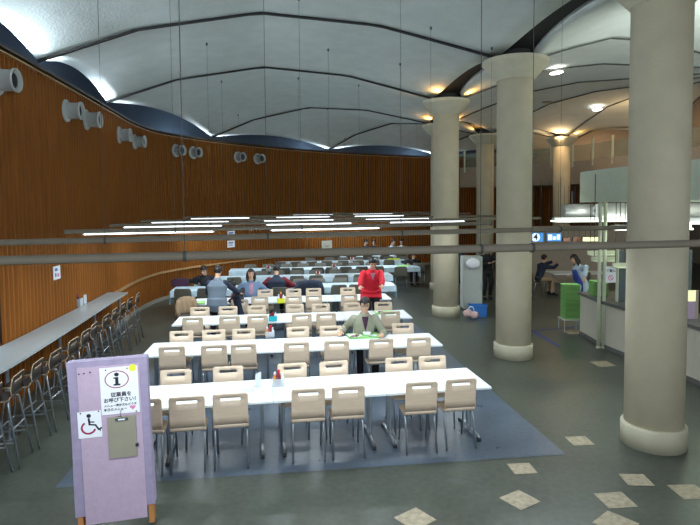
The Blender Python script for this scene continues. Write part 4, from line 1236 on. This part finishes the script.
for px, tp, l, yw, sl in ((364.5, 'navy', 'left one of the two dark-dressed people near the far wood wall', 25, None), (374.5, 'black', 'right one of the two dark-dressed people near the far wood wall', -30, None), (391.5, 'lightblue', 'person with bowed head in a pale top near the far wood wall', 35, None), (402, 'white_cloth', 'person in a white shirt near the far wood wall', -20, None)):
    person(l, seatpt(px, 18.75, 1.2), FC + R(yw), s=1.12, sit=True, lean=5, hp=14, top=tp, legs='black', fine=.016, pole=(.3, -.4, -1))
for px, w_ in ((364.5, 'left dark-dressed person'), (374.5, 'right dark-dressed person'), (391.5, 'person in the pale top'), (402, 'person in the white shirt')):
    q = seatpt(px, 18.72, 1.2); yw = {364.5: 25, 374.5: -30, 391.5: 35, 402: -20}[px]
    sc_.put((q.x, q.y, 0), FC + R(yw), 'taupe chair under the %s near the far wood wall' % w_, 'chairs near the far wall')
# kitchen helper with the blue apron
kp = at(571, 322, 0)
person('kitchen helper in a pale blue shirt and dark blue apron behind the green tray stacks', (kp.x + .38, kp.y + .25, 0), R(60), sit=False, s=1.0, lean=14, hp=24, hands=[(kp.x + .25, kp.y - .25, 1.15), (kp.x + .10, kp.y + .45, 1.1)],
       top='lightblue', legs='white_cloth', shoes='white_cloth', apron='blueapron', fine=.012, hair='long', twist=40)
mp = deep(539, 262, 18.3)
person('man in dark clothes seated at the far table under the number four sign', (mp.x, 18.3, 0), -R(80), s=1.0, lean=16, hp=8, hands=[(mp.x + .62, 18.5, 1.08), (mp.x + .66, 18.2, 1.02)],
       top='navy', legs='tan', fine=.012)
qp = deep(487, 260, 17.6)
person('person in dark clothes standing behind the white cabinet', (qp.x, 17.6, 0), FC, sit=False, s=1.0, lean=6, hp=14, hands=[(qp.x + .05, 17.3, 1.15), (qp.x + .22, 17.28, 1.2)], top='black', legs='black', fine=.013)

# ------------------------------------------------------------------ cabinet, crate and bags beside the third column
c0 = at(476, 313, 0)
t = thing('white_cabinet', 'tall pale cabinet standing between the second and third columns', 'cabinet', (c0.x, c0.y + .4, 0), 0)
bm = NB(); bx(bm, -.27, .27, 0, .45, .04, 1.52); obj('body', bm, 'cabinet', t, bevel=.01)
bm = NB(); bx(bm, -.25, .25, -.02, 0, .10, 1.18); obj('door', bm, 'cabinet', t, bevel=.006)
for x in (-.2, .2):
    for y in (.05, .4):
        bm = NB(); bx(bm, x - .03, x + .03, y - .03, y + .03, 0, .05); obj('foot', bm, 'rubber', t)
bm = NB(); bx(bm, .20, .22, -.045, -.02, .6, .8); obj('handle', bm, 'chrome', t)
bm = NB(); ell(bm, (0, .0, 0), (.20, .10, .15)); o = obj('round_lamp_shade', bm, 'paper', None, smooth=True); o.name = 'white_helmet'
o.location = (c0.x - .02, c0.y + .28, 1.36); tag(o, 'round white paper shade on the front of the tall pale cabinet', 'shade')
o.name = 'round_shade'; o.parent = None
t2 = o; o.parent = t; o.location = (-.02, -.10, 1.34); o.name = 'round_shade'
for k_ in ('category', 'label'): del o[k_]
def crate(name, lab, loc, w_, d_, h_, m, rz=0):
    t = thing(name, lab, 'crate', loc, rz); bm = NB()
    for x in (-w_ / 2, w_ / 2 - .015): bx(bm, x, x + .015, -d_ / 2, d_ / 2, .02, h_)
    for y in (-d_ / 2, d_ / 2 - .015): bx(bm, -w_ / 2, w_ / 2, y, y + .015, .02, h_)
    bx(bm, -w_ / 2, w_ / 2, -d_ / 2, d_ / 2, 0, .02); obj('box', bm, m, t)
    bm = NB(); bx(bm, -w_ / 2 - .015, w_ / 2 + .015, -d_ / 2 - .015, -d_ / 2 + .01, h_ - .04, h_); bx(bm, -w_ / 2 - .015, w_ / 2 + .015, d_ / 2 - .01, d_ / 2 + .015, h_ - .04, h_)
    bx(bm, -w_ / 2 - .015, -w_ / 2 + .01, -d_ / 2, d_ / 2, h_ - .04, h_); bx(bm, w_ / 2 - .01, w_ / 2 + .015, -d_ / 2, d_ / 2, h_ - .04, h_)
    obj('rim', bm, m, t); return t
p = at(478.5, 316.5, 0); crate('plastic_crate', 'blue plastic crate on the floor before the tall pale cabinet', (p.x, p.y + .12, 0), .46, .30, .30, 'crate', R(-6))
p = at(471, 318.5, 0)
t = thing('cloth_bag', 'pale pink lumpy cloth bag on the floor beside the blue crate', 'bag', (p.x - .02, p.y - .1, 0), 0)
bm = NB()
for k in range(12): ell(bm, (random.uniform(-.12, .12), random.uniform(-.06, .06), random.uniform(.08, .20)), (.09, .075, .085), seg=12, ring=8)
o = obj('bag_body', bm, 'bag', t); vox(o, .016, 3)
bm = NB(); tube(bm, bend([(-.08, 0, .22), (-.05, 0, .33), (.05, 0, .33), (.08, 0, .22)], .05), .010, 8); obj('strap', bm, 'paper', t, smooth=True)
# coat rack with dark coats, left of the cabinet
p = at(462, 309, 0); t = thing('coat_rack', 'coat rack with dark coats half hidden behind the third column', 'coat rack', (p.x + .05, p.y + .9, 0), 0)
bm = NB(); tube(bm, [(0, 0, 0.02), (0, 0, 1.65)], .02, 10); tube(bm, [(-.25, 0, .02), (.25, 0, .02)], .018, 8); tube(bm, [(0, -.25, .02), (0, .25, .02)], .018, 8); tube(bm, [(-.2, 0, 1.6), (.2, 0, 1.6)], .012, 8); obj('stand', bm, 'dark_steel', t)
for x, m in ((-.1, 'black'), (.1, 'navy')):
    bm = NB(); tube(bm, [(x, -.03, 1.58), (x, -.03, 1.45), (x, -.02, 1.1), (x, -.02, .62)], [.05, .13, .15, .17], 14, squash=(1, .5), up=(1, 0, 0)); o = obj('coat', bm, m, t, smooth=True)

# ------------------------------------------------------------------ right hand side: serving counter, canopy, ducts, signs
CL = [Vector(p) for p in ((5.22, 12.7), (5.20, 11.5), (5.34, 10.6), (5.66, 9.2), (5.72, 7.4))]
def along(pts, d0, d1, z0, z1, m, name, par, bevel=0):
    A = [p + Vector((d0, 0)) for p in pts]; B = [p + Vector((d1, 0)) for p in pts]
    bm = NB(); prism(bm, [(p.x, p.y) for p in A] + [(p.x, p.y) for p in reversed(B)], z0, z1); return obj(name, bm, m, par, bevel=bevel)
ct = thing('serving_counter', 'stone-coloured serving counter with a dark worktop on the right behind the columns', 'counter')
along(CL, .03, .8, 0.0, .92, 'countfront', 'body', ct); along(CL, -.03, .85, .92, .98, 'counttop', 'worktop', ct)
along(CL, .015, .04, 0.0, .08, 'counttop', 'plinth', ct)
cn = thing('kitchen_canopy', 'pale green-grey canopy fascia above the serving counter', 'canopy')
CP = [Vector(p) for p in ((5.25, 12.7), (5.25, 11.5), (5.35, 10.6), (5.66, 9.2), (5.9, 7.0), (6.3, 5.0))]
along(CP, 0, .12, 3.02, 3.70, 'kitchen', 'fascia', cn); along(CP, .12, 3.8, 3.60, 3.70, 'kitchen', 'top_panel', cn)
bm = NB(); bx(bm, 5.25, 9.2, 12.7, 12.8, 3.02, 3.70); obj('end_fascia', bm, 'kitchen', cn)
kw = NB(); bx(kw, 8.95, 9.05, 6, 12.8, 0, 3.6); struct('wall_kitchen', kw, 'steel')
def cyl_x(name, lab, c, r, L, m, capm):
    t = thing(name, lab, 'duct', c); bm = NB(); tube(bm, [(0, 0, 0), (L, 0, 0)], r, 32, caps=True); o = obj('pipe', bm, m, t)
    for p in o.data.polygons: p.use_smooth = abs(p.normal.x) < .5
    bm = NB(); tube(bm, [(L + .10, -.16, 0), (L + .10, -.13, 0)], r + .01, 32); obj('end_plate', bm, capm, t)
    bm = NB(); tube(bm, [(L - .02, 0, 0), (L + .10, 0, 0), (L + .10, -.14, 0)], r - .02, 24); obj('elbow', bm, m, t)
    bm = NB(); tube(bm, [(L * .3, 0, r), (L * .3, 0, r + .3)], .015, 8); obj('hanger', bm, 'dark_steel', t)
p = deep(563, 211, 13.5); cyl_x('metal_duct', 'short shiny round duct with a flat disc end left under the canopy', (p.x, 13.5, p.z), .165, .72, 'steel', 'paper')
p = deep(600, 211, 13.2); cyl_x('metal_duct', 'long shiny round duct continuing to the right under the canopy', (p.x, 13.2, p.z), .19, 3.0, 'steel', 'duct')
# light strips below the canopy
def strip(px0, px1, py, Y, wd, lab, hgt=.05):
    a = deep(px0, py, Y); b = deep(px1, py, Y); t = thing('canopy_lamp', lab, 'lamp', ((a.x + b.x) / 2, Y, a.z))
    L = b.x - a.x; bm = NB(); bx(bm, -L / 2, L / 2, -.05, .05, -.0, .02 + hgt); obj('housing', bm, 'duct', t)
    bm = NB(); bx(bm, -L / 2 + .03, L / 2 - .03, -wd / 2 + .02, wd / 2 - .02, -.03, .0); obj('diffuser', bm, 'panelglow', t)
    for s in (-1, 1):
        cz = 3.6 - a.z; bm = NB(); tube(bm, [(s * L * .4, 0, .02 + hgt), (s * L * .4, 0, cz)], .006, 6); obj('suspension_wire', bm, 'wire', t)
strip(553, 628, 220.5, 12.9, .5, 'bright long light box hanging left under the canopy')
strip(612, 690, 228.5, 11.2, .35, 'bright narrow light box under the canopy beside the nearest column')
strip(684, 712, 222, 9.2, .35, 'bright light box right of the nearest column')
# light signs
def lightbox(px0, px1, py0, py1, Y, m, lab, txt=None, tm='ink', marks=()):
    a = deep(px0, py1, Y); b = deep(px1, py0, Y); w_, h_ = b.x - a.x, b.z - a.z
    t = thing('light_sign', lab, 'sign', ((a.x + b.x) / 2, Y, (a.z + b.z) / 2))
    bm = NB(); bx(bm, -w_ / 2, w_ / 2, 0, .08, -h_ / 2, h_ / 2); obj('case', bm, 'slate', t)
    bm = NB(); bx(bm, -w_ / 2 + .006, w_ / 2 - .006, -.006, 0, -h_ / 2 + .006, h_ / 2 - .006); f = obj('lit_face', bm, m, t)
    for s in (-1, 1):
        bm = NB(); tube(bm, [(s * w_ * .3, .04, h_ / 2), (s * w_ * .3, .04, h_ / 2 + 1.3)], .005, 6); obj('hanger', bm, 'wire', t)
    return t, f, w_, h_
t, f, w_, h_ = lightbox(531.5, 543.5, 232.5, 242, 14.2, 'signblue', 'lit blue sign with a dark number four')
bm = NB(); disc2d(bm, -.05, 0, .11, .105, -.008); child('white_disc', bm, 'signwhite', f)
text_mesh('number', '4', .22, 'ink', f, (-.05, -.010, 0), RX, bold=.006)
t, f, w_, h_ = lightbox(546.5, 561.5, 233, 241.5, 14.2, 'signblue', 'lit blue and white sign right of the number four')
for x0, x1, z0, z1 in ((-.15, -.05, -.07, .07), (-.03, .05, -.06, .02), (.07, .15, -.06, .07)):
    bm = NB(); bx(bm, x0, x1, -.009, -.006, z0, z1); child('white_character', bm, 'signwhite', f)
lightbox(563, 570, 237.5, 241.5, 14.2, 'signamber', 'small dim amber sign, left one of the pair')
lightbox(573, 581.5, 237, 241.5, 14.2, 'signamber', 'small dim amber sign, right one of the pair')
lightbox(582.5, 600, 237, 241.5, 14.0, 'signyellow', 'small bright yellow light sign above the kitchen helper')
# posts, partition and notice
for px, l in ((598.7, 'left'), (603.3, 'right')):
    p = at(px, 348, 0); bm = NB(); lathe(bm, [(.036, 0), (.036, 3.02)], 18); bm2 = bm
    t = thing('round_post', 'slim pale green post before the counter, %s one of the pair' % l, 'post', (p.x, p.y + (.02 if l == 'left' else 0), 0)); o = obj('shaft', bm, 'post', t)
    for q in o.data.polygons: q.use_smooth = abs(q.normal.z) < .5
    bm = NB(); lathe(bm, [(.045, 0), (.045, .03)], 18); obj('foot', bm, 'post', t)
p0 = (5.35, 11.2); t = thing('counter_partition', 'dark grey partition standing on the serving counter behind the posts', 'partition', (5.46, 11.35, .982))
bm = NB(); bx(bm, 0, 1.5, 0, .05, 0, 1.05); obj('panel', bm, 'slate', t)
bm = NB(); bx(bm, -.02, 0, -.02, .07, 0, 1.08); obj('edge_post', bm, 'post', t)
a = deep(606.5, 283, 11.3); b = deep(617, 266.5, 11.3); w_, h_ = b.x - a.x, b.z - a.z
t = thing('paper_notice', 'white notice with a pink prohibition sign on the dark partition', 'notice', ((a.x + b.x) / 2, 11.345, (a.z + b.z) / 2))
bm = NB(); bx(bm, -w_ / 2, w_ / 2, -.004, 0, -h_ / 2, h_ / 2); f = obj('sheet', bm, 'paper', t)
text_mesh('printed_text', '食堂入', .062, 'ink', f, (0, -.006, h_ * .22), RX, bold=.002)
bm = NB(); ring2d(bm, 0, -h_ * .2, .055, .055, .014, -.006, -.006)
for k in range(1): poly(bm, [(-.04, -.0065, -h_ * .2 + .028), (-.028, -.0065, -h_ * .2 + .04), (.04, -.0065, -h_ * .2 - .028), (.028, -.0065, -h_ * .2 - .04)])
child('prohibition_ring', bm, 'pink_ink', f)
for i, (x0, x1, y) in enumerate(((588, 628, 252), (592, 628, 258), (613, 628, 264))):
    a = deep(x0, y, 12.2 - i * .5); b = deep(x1, y, 12.2 - i * .5)
    bm = NB(); bx(bm, a.x, b.x, 12.2 - i * .5, 12.25 - i * .5, a.z - .06, a.z + .02); bx(bm, a.x, b.x, 12.0 - i * .5, 12.25 - i * .5, a.z - .07, a.z - .055)
    t = thing('menu_shelf', 'pale shelf rail over the serving counter, %s of the three from the top' % ORD[i], 'shelf', (0, 0, 0)); obj('rail', bm, 'post', t)
    bm = NB()
    for xx in (a.x + .06, b.x - .06): tube(bm, [(xx, 12.23 - i * .5, a.z + .02), (xx, 12.23 - i * .5, 3.6)], .008, 8)
    obj('hanger', bm, 'wire', t)
# tray stacks: cart stack and counter stack
cart = at(578, 334, 0)
t = thing('tray_cart', 'small steel cart under the tall stack of green trays', 'cart', (cart.x + .0, cart.y + .42, 0), 0)
CX, CY = cart.x - .02, cart.y + .42
bm = NB(); bx(bm, -.24, .22, -.2, .2, .26, .29); obj('shelf', bm, 'steel', t)
for x in (-.22, .2):
    for y in (-.18, .18): bm = NB(); tube(bm, [(x, y, .0), (x, y, .27)], .014, 8); obj('leg', bm, 'chrome', t)
tm = None
def stack(x, y, z0, n, lab, grp, w_=.40):
    o0 = None
    for k in range(n):
        if o0 is None: o = tray((x, y, z0), 0, lab, 'green', w_, .30, grp, 'green_tray'); o0 = o
        else: o = o0.copy(); COL.objects.link(o)
        o.location = (x + random.uniform(-.006, .006), y + random.uniform(-.006, .006), z0 + k * .029)
stack(CX, CY, .292, 28, 'green cafeteria tray in the tall stack on the cart beside the counter', 'green trays on the cart')
p = at(594, 293, .98); stack(5.46, 12.25, .983, 11, 'green cafeteria tray in the shorter stack on the serving counter', 'green trays on the counter', .34)
# far table group on the right
tp = at(562, 287, 0)
t = make_table(1.9, 'laminate'); t.name = 'round_end_table'; t.location = (mp.x + 1.35, 18.0, 0); t.rotation_euler = (0, 0, 0); t['label'] = 'white table of the seated man under the number four sign'; t.name = 'dining_table'
t = sc_.put((mp.x - .02, 18.3, 0), -R(90), 'shell chair under the seated man at the far right table'); t['group'] = 'chairs at the far right table'
t = sc_.put((mp.x + 1.1, 17.75, 0), R(10), 'empty shell chair on the near side of the far right table'); t['group'] = 'chairs at the far right table'
bm = NB(); bx(bm, 6.6, 11.5, 21.0, 21.1, 0, 2.15); struct('wall_partition', bm, 'beige')
# pink and yellow poster, bag and counter clutter right of the nearest column
a = deep(685, 312, 9.6); b = deep(697, 282, 9.6)
t = thing('counter_poster', 'yellow and pink poster standing on the counter right of the nearest column', 'poster', ((a.x + b.x) / 2, 9.6, .982)); hh = .5; w_ = .26
bm = NB(); bx(bm, -w_ / 2, w_ / 2, 0, .01, 0, hh); obj('board', bm, 'pink_cloth', t)
bm = NB(); bx(bm, -w_ / 2, w_ / 2, -.004, 0, hh * .62, hh); obj('yellow_band', bm, 'signyellow', t)
bm = NB(); bx(bm, w_ / 2 - .05, w_ / 2, -.006, -.002, 0, hh); obj('edge_strip', bm, 'beige', t)
a = deep(697, 360, 8.9); t = thing('black_bag', 'black bag hanging on the counter front at the right edge', 'bag', (5.62, 8.55, 0))
bm = NB(); tube(bm, bend([(0, .16, .82), (-.02, .17, .5), (-.03, 0, .38), (-.02, -.17, .5), (0, -.16, .82)], .12), .028, 10); obj('frame', bm, 'black', t, smooth=True)
bm = NB(); bx(bm, -.03, -.012, -.14, .14, .44, .80); obj('panel', bm, 'base_grey', t, bevel=.008)

# ------------------------------------------------------------------ upper gallery
GP = spline([(5.0, 29.2), (7.6, 27.6), (9.9, 25.2), (11.2, 21.6), (12.2, 17.0), (12.9, 12.0), (13.2, 8)], .3)
bm = NB(); band(bm, GP, 0, .15, 3.85, 4.85); struct('wall_gallery', bm, 'beige')
bm = NB(); band(bm, GP, -.0, -3.0, 3.85, 3.95); struct('floor_gallery', bm, 'beige')
bm = NB(); band(bm, GP, .02, .05, 4.85, 5.55); tag(struct('gallery_glass', bm, 'glass'), 'greenish glass balustrade on the upper gallery'); 
gp2 = resample(GP, 1.1)
for i, p in enumerate(gp2):
    if not (5.3 < p.x and p.y > 16): continue
    bm = NB(); bx(bm, p.x - .15, p.x - .08, p.y - .13, p.y - .06, 4.60, 5.75); o = obj('gallery_post', bm, 'post')
    tag(o, 'upright post of the upper gallery balustrade, %s from the far left' % ORD[min(i, 12)], 'post', 'gallery balustrade posts')
bm = NB(); band(bm, GP, -3.0, -3.1, 3.9, 7.6); struct('wall_upper', bm, 'beige')
# downlights
def downlight(px, py, Y, on, lab):
    d_ = deep(px, py, Y) - Vector((0, 0, EYE)); hit = BV.ray_cast(Vector((0, 0, EYE)), d_.normalized())
    loc_ = hit[0]; nn = hit[1] if hit[1].z < 0 else -hit[1]; loc_ = loc_ + nn * .10
    t = thing('ceiling_light', lab, 'ceiling light', loc_ + nn * .03); t.rotation_euler = (-nn).to_track_quat('Z', 'Y').to_euler(); bm = NB(); lathe(bm, [(.17, 0), (.20, 0), (.20, .03), (.17, .03)], 28, caps=False); obj('trim_ring', bm, 'duct', t)
    bm = NB(); lathe(bm, [(.001, .005), (.175, .005), (.175, .03), (.001, .03)], 28); obj('lens', bm, 'downlight' if on else 'downoff', t)
downlight(556, 68, 14.2, True, 'bright round ceiling light right of the second column capital')
downlight(597, 106, 19.0, True, 'bright round ceiling light farther back on the right')
downlight(547, 98, 17.6, False, 'unlit round ceiling light right of the second column')
for x_, y_, e_ in ((10.6, 26.6, 60), (12.4, 21.5, 60), (8.6, 23.0, 45), (9.9, 20.0, 45)):
    point('gallery_fill', (x_, y_, 5.7), e_, (1.0, 0.66, 0.35), .1)  # warm points added to brighten the dim gallery, no fixtures
